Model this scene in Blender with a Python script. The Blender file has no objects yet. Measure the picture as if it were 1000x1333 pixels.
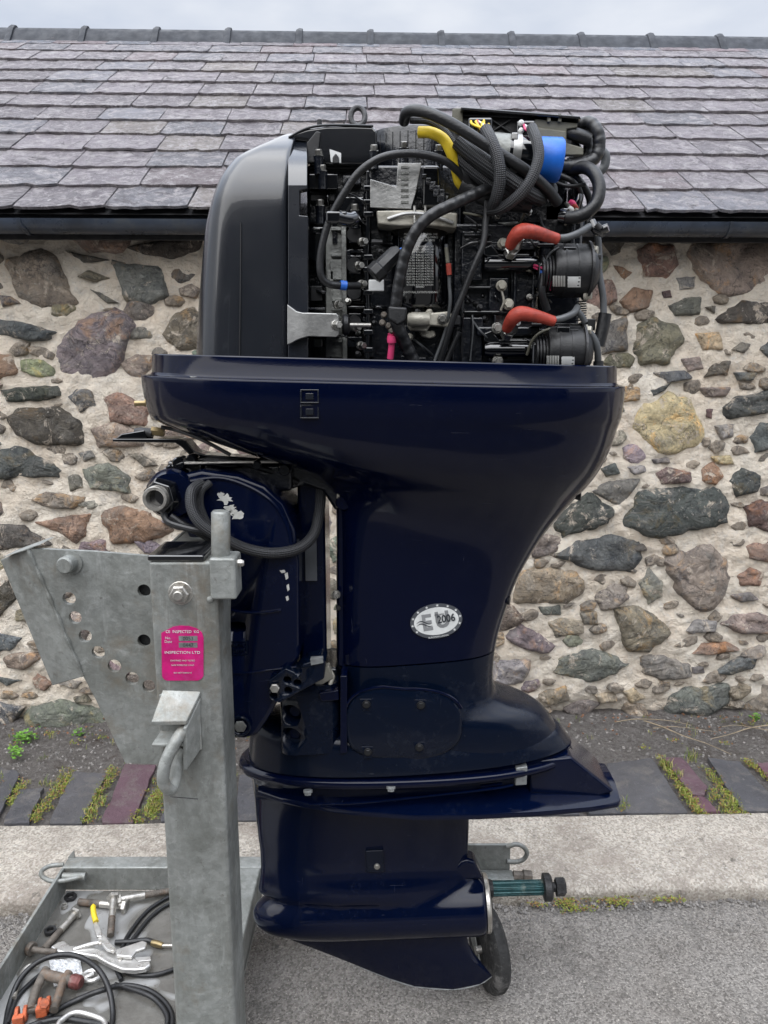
import bpy, bmesh, math, random
from mathutils import Vector, Matrix, noise
from math import sin, cos, pi, radians
sc = bpy.context.scene
C = bpy.context.collection
rnd = random.Random(7)

# ------------------------------------------------------------------ camera
FPX, PITCH, H, PHI = 1010.0, radians(11.0), 1.4, radians(1.7)
cam = bpy.data.cameras.new('camera')
cam.sensor_fit = 'VERTICAL'; cam.sensor_height = 36.0; cam.lens = 36.0 * FPX / 1333.0
cam.clip_start = 0.05; cam.clip_end = 500
camo = bpy.data.objects.new('camera', cam); C.objects.link(camo)
camo.location = (0, 0, H); camo.rotation_euler = (pi / 2 - PITCH, 0, 0)
sc.camera = camo

# ------------------------------------------------------------------ light
SUN_EL, SUN_AZ = radians(44), radians(202)
w = bpy.data.worlds.new('World'); sc.world = w; w.use_nodes = True
nt = w.node_tree; N = nt.nodes; L = nt.links
N.clear()
out = N.new('ShaderNodeOutputWorld'); bg = N.new('ShaderNodeBackground')
sky = N.new('ShaderNodeTexSky'); sky.sky_type = 'NISHITA'; sky.sun_disc = False
sky.sun_elevation = SUN_EL; sky.sun_rotation = SUN_AZ
tc = N.new('ShaderNodeTexCoord'); mp = N.new('ShaderNodeMapping'); mp.inputs['Scale'].default_value = (1, 1, 2.6)
nz = N.new('ShaderNodeTexNoise'); nz.inputs['Scale'].default_value = 1.9; nz.inputs['Detail'].default_value = 6
cr = N.new('ShaderNodeValToRGB')
cr.color_ramp.elements[0].position = .42; cr.color_ramp.elements[0].color = (6.3, 6.9, 8.1, 1)
cr.color_ramp.elements[1].position = .60; cr.color_ramp.elements[1].color = (9.7, 9.9, 10.3, 1)
mx = N.new('ShaderNodeMix'); mx.data_type = 'RGBA'; mx.inputs[0].default_value = .93
L.new(tc.outputs['Generated'], mp.inputs[0]); L.new(mp.outputs[0], nz.inputs['Vector']); L.new(nz.outputs['Fac'], cr.inputs[0])
L.new(sky.outputs[0], mx.inputs[6]); L.new(cr.outputs[0], mx.inputs[7])
# an overcast sky is brighter overhead than at the horizon
sx = N.new('ShaderNodeSeparateXYZ'); L.new(tc.outputs['Generated'], sx.inputs[0])
mr = N.new('ShaderNodeMapRange'); mr.inputs[1].default_value = .38; mr.inputs[2].default_value = 1
mr.inputs[3].default_value = .475; mr.inputs[4].default_value = 2.35; L.new(sx.outputs[2], mr.inputs[0])
vm = N.new('ShaderNodeVectorMath'); vm.operation = 'SCALE'
L.new(mx.outputs[2], vm.inputs[0]); L.new(mr.outputs[0], vm.inputs['Scale'])
L.new(vm.outputs[0], bg.inputs[0]); bg.inputs[1].default_value = 0.10
L.new(bg.outputs[0], out.inputs[0])
sl = bpy.data.lights.new('sun', 'SUN'); sl.energy = 1.5; sl.angle = radians(85); sl.color = (1, .975, .94)
so = bpy.data.objects.new('sun', sl); C.objects.link(so)
so.rotation_euler = Vector((sin(SUN_AZ) * cos(SUN_EL), cos(SUN_AZ) * cos(SUN_EL), sin(SUN_EL))).to_track_quat('Z', 'Y').to_euler()
vs = sc.view_settings
sc.display_settings.display_device = 'sRGB'
vs.view_transform = 'Standard'; vs.look = 'None'; vs.gamma = 1; vs.exposure = 1.10; vs.use_curve_mapping = False

# ------------------------------------------------------------------ measuring helpers
def ray(x, y):
    a = (x - 500) / FPX; b = (666.5 - y) / FPX
    return Vector((a, cos(PITCH) + b * sin(PITCH), -sin(PITCH) + b * cos(PITCH)))
def P(x, y, Y):                       # photo pixel -> point on the vertical plane at distance Y
    r = ray(x, y); return Vector((0, 0, H)) + r * (Y / r.y)
def PG(x, y, Y):                      # the same in the slightly turned frame of house and kerb
    r = Matrix.Rotation(-PHI, 3, 'Z') @ ray(x, y); return Vector((0, 0, H)) + r * (Y / r.y)
def PZ(x, y, z):                      # photo pixel -> point on the horizontal plane z
    r = ray(x, y); return Vector((0, 0, H)) + r * ((z - H) / r.z)
def PZG(x, y, z):
    r = Matrix.Rotation(-PHI, 3, 'Z') @ ray(x, y); return Vector((0, 0, H)) + r * ((z - H) / r.z)
def proj(p):
    d = p - Vector((0, 0, H)); f = d.y * cos(PITCH) - d.z * sin(PITCH); u = d.y * sin(PITCH) + d.z * cos(PITCH)
    return 500 + FPX * d.x / f, 666.5 - FPX * u / f
def S(Y, y=600): return Y / ray(500, y).y / FPX     # metres per photo pixel at distance Y

# ------------------------------------------------------------------ materials
MATS = {}
def rgb(r, g, b):                     # sRGB 0-255 -> linear
    f = lambda c: (c / 255 / 12.92) if c / 255 < .04045 else ((c / 255 + .055) / 1.055) ** 2.4
    return (f(r), f(g), f(b), 1)
class MT:
    def __init__(s, name, rough=.5, metal=0, spec=.5, coat=0):
        s.m = bpy.data.materials.new(name); s.m.use_nodes = True; s.nt = s.m.node_tree
        s.b = s.nt.nodes['Principled BSDF']; s.b.inputs['Roughness'].default_value = rough
        s.b.inputs['Metallic'].default_value = metal; s.b.inputs['Specular IOR Level'].default_value = spec
        s.b.inputs['Coat Weight'].default_value = coat; s.b.inputs['Coat Roughness'].default_value = .04
        MATS[name] = s.m; s.vec = None; s.h = None
    def n(s, t): return s.nt.nodes.new(t)
    def l(s, a, b): s.nt.links.new(a, b)
    def coords(s, rand=True, scale=(1, 1, 1)):
        t = s.n('ShaderNodeTexCoord'); m = s.n('ShaderNodeMapping'); m.inputs['Scale'].default_value = scale
        s.l(t.outputs['Object'], m.inputs[0])
        if rand:
            o = s.n('ShaderNodeObjectInfo'); v = s.n('ShaderNodeVectorMath'); v.operation = 'MULTIPLY'; v.inputs[1].default_value = (37, 53, 71)
            s.l(o.outputs['Random'], v.inputs[0]); s.l(v.outputs[0], m.inputs['Location'])
        s.vec = m.outputs[0]; return s
    def noise(s, scale, detail=6, rough=.6, dist=0, lo=.35, hi=.65):
        t = s.n('ShaderNodeTexNoise'); t.inputs['Scale'].default_value = scale; t.inputs['Detail'].default_value = detail
        t.inputs['Roughness'].default_value = rough; t.inputs['Distortion'].default_value = dist
        s.l(s.vec, t.inputs['Vector']); return s.ramp(t.outputs['Fac'], lo, hi)
    def vor(s, scale, feature='F1', out='Distance', rnd_=1.0):
        t = s.n('ShaderNodeTexVoronoi'); t.feature = feature; t.inputs['Scale'].default_value = scale
        t.inputs['Randomness'].default_value = rnd_
        s.l(s.vec, t.inputs['Vector']); return t.outputs[out]
    def ramp(s, v, lo, hi, a=0., b=1.):
        r = s.n('ShaderNodeMapRange'); r.inputs[1].default_value = lo; r.inputs[2].default_value = hi
        r.inputs[3].default_value = a; r.inputs[4].default_value = b; s.l(v, r.inputs[0]); return r.outputs[0]
    def mix(s, f, a, b, mode='MIX'):
        m = s.n('ShaderNodeMix'); m.data_type = 'RGBA'; m.blend_type = mode
        for i, v in ((0, f), (6, a), (7, b)):
            if isinstance(v, (int, float)): m.inputs[i].default_value = v
            elif isinstance(v, tuple): m.inputs[i].default_value = v
            else: s.l(v, m.inputs[i])
        return m.outputs[2]
    def math(s, op, a, b):
        m = s.n('ShaderNodeMath'); m.operation = op
        for i, v in enumerate((a, b)):
            if isinstance(v, (int, float)): m.inputs[i].default_value = v
            else: s.l(v, m.inputs[i])
        return m.outputs[0]
    def base(s, c):
        if isinstance(c, tuple): s.b.inputs['Base Color'].default_value = c
        else: s.l(c, s.b.inputs['Base Color'])
        return s
    def rough(s, v): s.l(v, s.b.inputs['Roughness']); return s
    def metal(s, v): s.l(v, s.b.inputs['Metallic']); return s
    def bump(s, v, strength=.5, dist=.002):
        b = s.n('ShaderNodeBump'); b.inputs['Strength'].default_value = strength; b.inputs['Distance'].default_value = dist
        s.l(v, b.inputs['Height'])
        if s.h is not None: s.l(s.h, b.inputs['Normal'])
        s.h = b.outputs[0]; s.l(s.h, s.b.inputs['Normal']); return s

def simple(name, c, rough=.5, metal=0, var=.3, vs=30, bump=.0, coat=0, bs=200, spec=.5, dirt=None):
    m = MT(name, rough, metal, spec, coat).coords()
    d = tuple(x * (1 - var) for x in c[:3]) + (1,)
    col = m.mix(m.noise(vs), d, c)
    if dirt: col = m.mix(m.noise(14, 9, .75, lo=.52, hi=.68), col, dirt)
    m.base(col); m.rough(m.ramp(m.noise(vs * 1.7), 0, 1, rough * .8, min(1, rough * 1.25)))
    if bump: m.bump(m.noise(bs, 4), bump, .001)
    return m.m

# painted navy: dust and faint mottling over a glossy clear coat
def navy(name, c, dust=.25, rough=.12, spec=.5):
    m = MT(name, rough, 0, .20, .14).coords(False)
    dn = m.noise(7, 10, .72, .4, lo=.48, hi=.74)
    fine = m.noise(90, 6, .7, lo=.5, hi=.7)
    f = m.math('MULTIPLY', m.math('MULTIPLY', dn, fine), dust)
    chips = m.ramp(m.noise(260, 3, .5, lo=.74, hi=.78), 0, 1, 0, .5 * dust)
    col = m.mix(f, c, (.09, .10, .12, 1)); col = m.mix(chips, col, (.35, .36, .36, 1))
    kv = m.vec; m.coords(False, (.9, 1, 14)); sc1 = m.ramp(m.noise(22, 5, .6, .8, lo=.70, hi=.73), 0, 1, 0, .35)
    m.coords(False, (8, 1, 1.2)); sc2 = m.ramp(m.noise(16, 5, .6, .5, lo=.71, hi=.74), 0, 1, 0, .25); m.vec = kv
    col = m.mix(m.math('MULTIPLY', m.math('ADD', sc1, sc2), .22), col, (.30, .31, .33, 1))
    m.base(col); m.rough(m.ramp(m.math('ADD', dn, f), 0, 1.4, rough, rough + .28))
    m.bump(m.noise(3.0, 2), .12, .01); m.bump(m.noise(420, 2), .05, .0005)
    return m.m
navy('navy', (.0007, .0022, .0125, 1), .05, .07)
navy('navy_lower', (.0006, .0026, .0135, 1), .12, .10)
navy('navy_matt', (.0010, .0034, .011, 1), .28, .22)
navy('navy_bracket', (.0007, .0026, .014, 1), .12, .11)
simple('cowl_grey', (.0085, .0105, .0155, 1), .24, 0, .25, 3, .05, .5, 900, .6)
simple('black_gloss', (.003, .0035, .005, 1), .09, 0, .4, 9, .02, .8, 200, .7)
simple('black_block', (.0032, .0045, .0085, 1), .2, 0, .5, 26, .35, .35, 120, .6, (.014, .017, .024, 1))
simple('black_plastic', (.007, .0075, .009, 1), .42, 0, .3, 30, .15, 0, 400)
simple('black_rubber', (.009, .0095, .011, 1), .40, 0, .35, 25, .25, 0, 260)
simple('grey_rubber', (.075, .08, .085, 1), .45, 0, .35, 25, .1)
simple('bracket_metal', (.42, .42, .41, 1), .34, .75, .35, 14, .2, 0, 90)
simple('bolt_metal', (.46, .45, .42, 1), .3, .9, .45, 60, .15)
simple('cast_metal', (.26, .265, .25, 1), .5, .55, .5, 30, .5, 0, 120, .5, (.05, .05, .045, 1))
simple('beige_metal', (.42, .40, .34, 1), .45, .35, .4, 22, .3, 0, 120, .5, (.16, .14, .11, 1))
simple('olive_plastic', (.13, .125, .095, 1), .55, 0, .3, 18, .2)
simple('yellow', (.72, .52, .02, 1), .45, 0, .35, 22, .1)
simple('red_boot', (.40, .055, .035, 1), .5, 0, .45, 35, .3, 0, 120, .4, (.10, .02, .015, 1))
simple('pink_wire', (.62, .05, .16, 1), .4, 0, .3, 40, .1)
simple('blue_cap', (.01, .14, .62, 1), .42, 0, .35, 14, .2, 0, 60)
simple('blue_clip', (.02, .12, .5, 1), .4)
simple('white_label', (.62, .63, .62, 1), .5, 0, .2, 40)
simple('label_grey', (.07, .075, .085, 1), .5)
simple('label_mid', (.22, .225, .23, 1), .5)
simple('label_dark', (.03, .034, .042, 1), .5)
simple('label_text', (.55, .55, .52, 1), .5)
simple('pink_label', (.50, .008, .15, 1), .45, 0, .35, 30, .1, 0, 200, .4, (.38, .03, .17, 1))
simple('brass', (.30, .23, .12, 1), .4, .8, .3, 30)
simple('teal_shaft', (.018, .07, .075, 1), .35, .4, .6, 40, .3, 0, 120, .5, (.2, .23, .2, 1))
simple('dark_steel', (.05, .05, .052, 1), .45, .6, .5, 50, .4)
simple('rust_steel', (.16, .14, .12, 1), .7, .35, .5, 40, .6, 0, 120, .5, (.17, .10, .06, 1))
simple('zinc_steel', (.55, .53, .49, 1), .36, .8, .4, 50, .3, 0, 120, .5, (.22, .19, .15, 1))
simple('tool_steel', (.62, .61, .59, 1), .32, .75, .25, 30, .15)
simple('orange_paint', (.50, .115, .045, 1), .6, 0, .5, 60, .6, 0, 120, .4, (.13, .07, .05, 1))
simple('dull_red', (.16, .05, .045, 1), .5, .2, .5, 60, .4, 0, 120, .5, (.2, .17, .15, 1))
simple('tyre', (.022, .022, .022, 1), .75, 0, .3, 40, .5, 0, 160, .4, (.16, .155, .15, 1))
simple('wheel_hub', (.34, .33, .32, 1), .5, .3, .3, 30)
simple('anode', (.24, .25, .25, 1), .5, .4, .4, 60, .3)
simple('paint_worn', (.5, .5, .47, 1), .7, 0, .3, 60, .3)
simple('gutter', (.035, .045, .065, 1), .3, 0, .5, 9, .2, 0, 60, .5, (.05, .055, .06, 1))
simple('ridge', (.026, .029, .036, 1), .6, 0, .3, 12, .3, 0, 80, .25)
simple('underlay', (.02, .02, .022, 1), .9)
simple('twig', (.30, .24, .16, 1), .8, 0, .4, 30, .3)
simple('leaf_dead', (.17, .075, .035, 1), .7, 0, .5, 30)
simple('wall_far', (.028, .030, .026, 1), .9, 0, .4, 1.2)
simple('glass', (.02, .022, .025, 1), .05)
simple('door_paint', (.04, .05, .06, 1), .4)

m = MT('galv', .4, .7).coords()            # galvanised steel: spangle, white bloom, stains
sp = m.n('ShaderNodeTexVoronoi'); sp.inputs['Scale'].default_value = 105; m.l(m.vec, sp.inputs['Vector'])
bw = m.n('ShaderNodeRGBToBW'); m.l(sp.outputs['Color'], bw.inputs[0])
c = m.mix(m.ramp(bw.outputs[0], .2, .8), (.215, .225, .215, 1), (.262, .272, .260, 1))
c = m.mix(m.noise(7, 9, .75, .8, .45, .72), c, (.12, .125, .112, 1))
c = m.mix(m.math('MULTIPLY', m.noise(30, 9, .8, .6, .56, .72), .6), c, (.42, .43, .42, 1))
c = m.mix(m.noise(55, 9, .8, 1.5, .58, .68), c, (.11, .105, .095, 1))
keep = m.vec; m.coords(True, (1, 1, .12)); c = m.mix(m.math('MULTIPLY', m.noise(26, 7, .75, .5, .50, .72), .55), c, (.13, .125, .11, 1)); c = m.mix(m.math('MULTIPLY', m.noise(34, 7, .7, .3, .60, .72), .5), c, (.40, .41, .40, 1)); m.vec = keep
c = m.mix(m.noise(5, 8, .75, .3, .54, .70), c, (.17, .145, .11, 1))
m.base(c); m.metal(m.ramp(m.noise(6), 0, 1, .5, .25)); m.rough(m.ramp(m.noise(12, 6), 0, 1, .42, .66))
m.bump(m.noise(60, 5), .25, .002); m.bump(m.noise(8, 3), .3, .004)

m = MT('galv_wet', .3, .35).coords(False)  # tray floor with drying puddles
c = m.mix(m.noise(16, 8, .7), (.13, .125, .115, 1), (.20, .195, .18, 1))
wet = m.noise(5.5, 2, .5, .6, .50, .53)
c = m.mix(wet, c, (.30, .30, .295, 1)); c = m.mix(m.noise(30, 6, .8, 0, .58, .7), c, (.09, .075, .055, 1))
m.base(c); m.rough(m.ramp(wet, 0, 1, .22, .5)); m.bump(m.noise(70, 5), .25, .001)

# braided loom
def braid(name, c1, c2, su, sv):
    m = MT(name, .42); t = m.n('ShaderNodeTexCoord'); mp = m.n('ShaderNodeMapping'); mp.inputs['Scale'].default_value = (su, sv, 1)
    mp.inputs['Rotation'].default_value = (0, 0, 0); m.l(t.outputs['UV'], mp.inputs[0]); m.vec = mp.outputs[0]
    s_ = m.n('ShaderNodeSeparateXYZ'); m.l(m.vec, s_.inputs[0])
    a = m.math('SINE', m.math('ADD', s_.outputs[0], s_.outputs[1]), 0); b = m.math('SINE', m.math('SUBTRACT', s_.outputs[0], s_.outputs[1]), 0)
    h = m.math('MULTIPLY', a, b); f = m.ramp(h, -.5, .6)
    m.base(m.mix(f, c1, c2)); m.bump(f, .8, .0015); return m.m
braid('braid', (.003, .003, .004, 1), (.035, .037, .042, 1), 2 * pi * 8, 2 * pi * 190)
braid('tape', (.006, .006, .007, 1), (.02, .021, .023, 1), 2 * pi * 1, 2 * pi * 28)

m = MT('mortar', .92, 0, .25).coords(False)
c = m.mix(m.noise(4, 8, .65, .3), (.76, .65, .525, 1), (.86, .79, .68, 1))
c = m.mix(m.noise(28, 8, .75, .2, .5, .72), c, (.70, .66, .60, 1))
c = m.mix(m.noise(60, 8, .8, .2, .60, .74), c, (.30, .23, .16, 1))
c = m.mix(m.noise(2.2, 6, .6, .2, .62, .75), c, (.45, .39, .31, 1))
m.base(c); m.bump(m.noise(55, 8, .7), .9, .006); m.bump(m.noise(16, 6, .7, .4), .8, .012)

m = MT('stone', .72, 0, .3).coords()
oi = m.n('ShaderNodeObjectInfo'); oc = oi.outputs['Color']
c = m.mix(m.noise(11, 9, .75, .9, .3, .7), m.mix(1.0, oc, (.5, .5, .52, 1), 'MULTIPLY'), m.mix(1.0, oc, (1.5, 1.42, 1.32, 1), 'MULTIPLY'))
c = m.mix(m.noise(7, 8, .7, .9, .5, .62), c, m.mix(.55, oc, (.20, .19, .175, 1)))
wv = m.n('ShaderNodeTexWave'); wv.inputs['Scale'].default_value = 9; wv.inputs['Distortion'].default_value = 5; wv.inputs['Detail'].default_value = 5
wv.bands_direction = 'Z'; m.l(m.vec, wv.inputs['Vector'])
c = m.mix(m.math('MULTIPLY', m.ramp(wv.outputs['Fac'], .9, 1, 0, .35), m.noise(5, 4, .6, 0, .5, .7)), c, (.42, .38, .33, 1))
c = m.mix(m.noise(9, 7, .7, .5, .55, .64), c, m.mix(1.0, oc, (1.5, 1.15, .8, 1), 'MULTIPLY'))
c = m.mix(m.noise(24, 8, .75, .6, .54, .62), c, m.mix(1.0, oc, (.55, .55, .58, 1), 'MULTIPLY'))
c = m.mix(m.noise(46, 6, .7, 0, .62, .70), c, (.50, .47, .42, 1))
c = m.mix(m.math('MULTIPLY', m.noise(13, 9, .75, .9, .56, .62), .85), c, (.66, .57, .47, 1))
c = m.mix(m.noise(90, 6, .7, 0, .60, .72), c, (.05, .05, .048, 1))
tn = m.n('ShaderNodeTexNoise'); tn.inputs['Scale'].default_value = 7; tn.inputs['Detail'].default_value = 5; tn.inputs['Distortion'].default_value = .25; m.l(m.vec, tn.inputs['Vector'])
ck = m.ramp(m.math('ABSOLUTE', m.math('SUBTRACT', tn.outputs['Fac'], .5), 0), 0, .007, 1, 0); c = m.mix(m.math('MULTIPLY', ck, .6), c, (.05, .047, .045, 1)); m.bump(m.ramp(ck, 0, 1, 1, 0), .3, .003)
m.base(c); m.bump(m.noise(30, 9, .75, .6), 1.0, .010); m.bump(wv.outputs['Fac'], .05, .003); m.bump(m.noise(9, 4, .6, 1), .8, .02)

m = MT('slate', .5, 0, .4).coords(True, (.25, 1, 1))
oi = m.n('ShaderNodeObjectInfo'); oc = oi.outputs['Color']
c = m.mix(m.noise(7, 8, .7, .4), m.mix(1.0, oc, (.62, .60, .62, 1), 'MULTIPLY'), oc)
c = m.mix(m.noise(15, 10, .82, 1.2, .48, .60), c, (.33, .305, .31, 1))
c = m.mix(m.noise(40, 9, .85, .6, .56, .66), c, (.50, .475, .47, 1))
c = m.mix(m.noise(26, 9, .8, .9, .57, .64), c, (.085, .075, .08, 1))
c = m.mix(m.noise(11, 9, .75, .8, .58, .66), c, (.06, .05, .055, 1))
m.base(c); m.rough(m.ramp(m.noise(30, 6), 0, 1, .42, .72)); m.bump(m.noise(20, 9, .8, .9), 1.0, .010); m.bump(m.noise(120, 6, .8), .5, .002)

m = MT('slab', .6, 0, .4).coords()
oi = m.n('ShaderNodeObjectInfo'); oc = oi.outputs['Color']
c = m.mix(m.noise(8, 8, .7, .4), m.mix(1.0, oc, (.7, .7, .7, 1), 'MULTIPLY'), oc)
c = m.mix(m.noise(50, 8, .8, 0, .60, .72), c, (.30, .29, .27, 1)); c = m.mix(m.math('MULTIPLY', m.noise(13, 9, .8, .5, .50, .64), .6), c, (.17, .155, .14, 1)); c = m.mix(m.noise(8, 8, .8, .4, .66, .70), c, (.16, .21, .17, 1))
m.base(c); m.bump(m.noise(22, 9, .8), .8, .006)

m = MT('kerb', .85, 0, .3).coords(False)
sp = m.n('ShaderNodeTexVoronoi'); sp.inputs['Scale'].default_value = 190; m.l(m.vec, sp.inputs['Vector'])
bw = m.n('ShaderNodeRGBToBW'); m.l(sp.outputs['Color'], bw.inputs[0])
c = m.mix(m.ramp(bw.outputs[0], .2, .8), (.34, .305, .26, 1), (.62, .57, .50, 1))
c = m.mix(m.noise(5, 8, .7, .3, .5, .72), c, (.30, .255, .215, 1))
c = m.mix(m.math('MULTIPLY', m.noise(3, 9, .8, .7, .50, .62), .55), c, (.24, .205, .175, 1)); c = m.mix(m.noise(24, 8, .75, .3, .58, .68), c, (.15, .135, .115, 1))
c = m.mix(m.noise(70, 4, .7, .3, .58, .72), c, (.62, .60, .56, 1))
m.base(c); m.bump(m.noise(45, 9, .75), .9, .006); m.bump(sp.outputs['Distance'], .4, .002)

m = MT('asphalt', .85, 0, .35).coords(False)
sp = m.n('ShaderNodeTexVoronoi'); sp.inputs['Scale'].default_value = 210; m.l(m.vec, sp.inputs['Vector'])
bw = m.n('ShaderNodeRGBToBW'); m.l(sp.outputs['Color'], bw.inputs[0])
c = m.mix(m.ramp(bw.outputs[0], .15, .85), (.125, .115, .105, 1), (.28, .262, .24, 1))
c = m.mix(m.noise(3.2, 7, .65, .3, .42, .68), c, m.mix(1.0, c, (.82, .80, .78, 1), 'MULTIPLY'))
c = m.mix(m.noise(190, 3, .6, 0, .60, .68), c, (.40, .37, .33, 1))
c = m.mix(m.math('MULTIPLY', m.noise(7, 9, .75, .4, .52, .64), .5), c, (.09, .085, .078, 1)); c = m.mix(m.math('MULTIPLY', m.noise(4, 9, .8, .6, .56, .62), .35), c, (.34, .32, .29, 1)); c = m.mix(m.noise(17, 8, .8, .4, .68, .72), c, (.045, .045, .045, 1))
m.base(c); m.bump(m.ramp(sp.outputs['Distance'], 0, .8, 1, 0), .8, .004); m.bump(m.noise(70, 7, .7), .7, .004)

m = MT('added_dark_ground', .9, 0, .3).coords(False); m.base(m.mix(m.noise(6, 6), (.04, .038, .036, 1), (.065, .062, .058, 1)))  # dark tone of the added ground sheet, chosen to dim reflections in the paint
m = MT('soil', .95, 0, .2).coords(False)
c = m.mix(m.noise(45, 8, .8), (.11, .098, .09, 1), (.27, .25, .235, 1))
c = m.mix(m.noise(7, 6, .7, .3, .55, .7), c, (.09, .07, .058, 1)); c = m.mix(m.noise(160, 4, .7, 0, .60, .68), c, (.36, .34, .32, 1))
m.base(c); m.bump(m.noise(60, 9, .8), 1, .012)
m = MT('pebble', .8).coords(True); oi = m.n('ShaderNodeNewGeometry'); r_ = oi.outputs['Random Per Island']
m.base(m.mix(r_, (.09, .085, .08, 1), (.23, .215, .20, 1)))
def leafmat(name, a, b, third=None):
    m = MT(name, .6, 0, .3).coords(False); g = m.n('ShaderNodeNewGeometry'); r = g.outputs['Random Per Island']
    c = m.mix(r, a, b)
    if third: c = m.mix(m.ramp(r, .68, .7), c, third)
    m.base(c); return m.m
leafmat('moss', (.10, .13, .018, 1), (.28, .29, .05, 1), (.20, .10, .04, 1))
leafmat('grass', (.09, .14, .02, 1), (.25, .32, .06, 1), (.38, .33, .14, 1))
leafmat('weed', (.07, .17, .02, 1), (.16, .34, .05, 1))
leafmat('red_weed', (.13, .03, .035, 1), (.24, .09, .07, 1), (.10, .11, .03, 1))
simple('plastic_bag', (.62, .63, .64, 1), .25, 0, .2, 20, .6, .3, 30)

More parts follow.
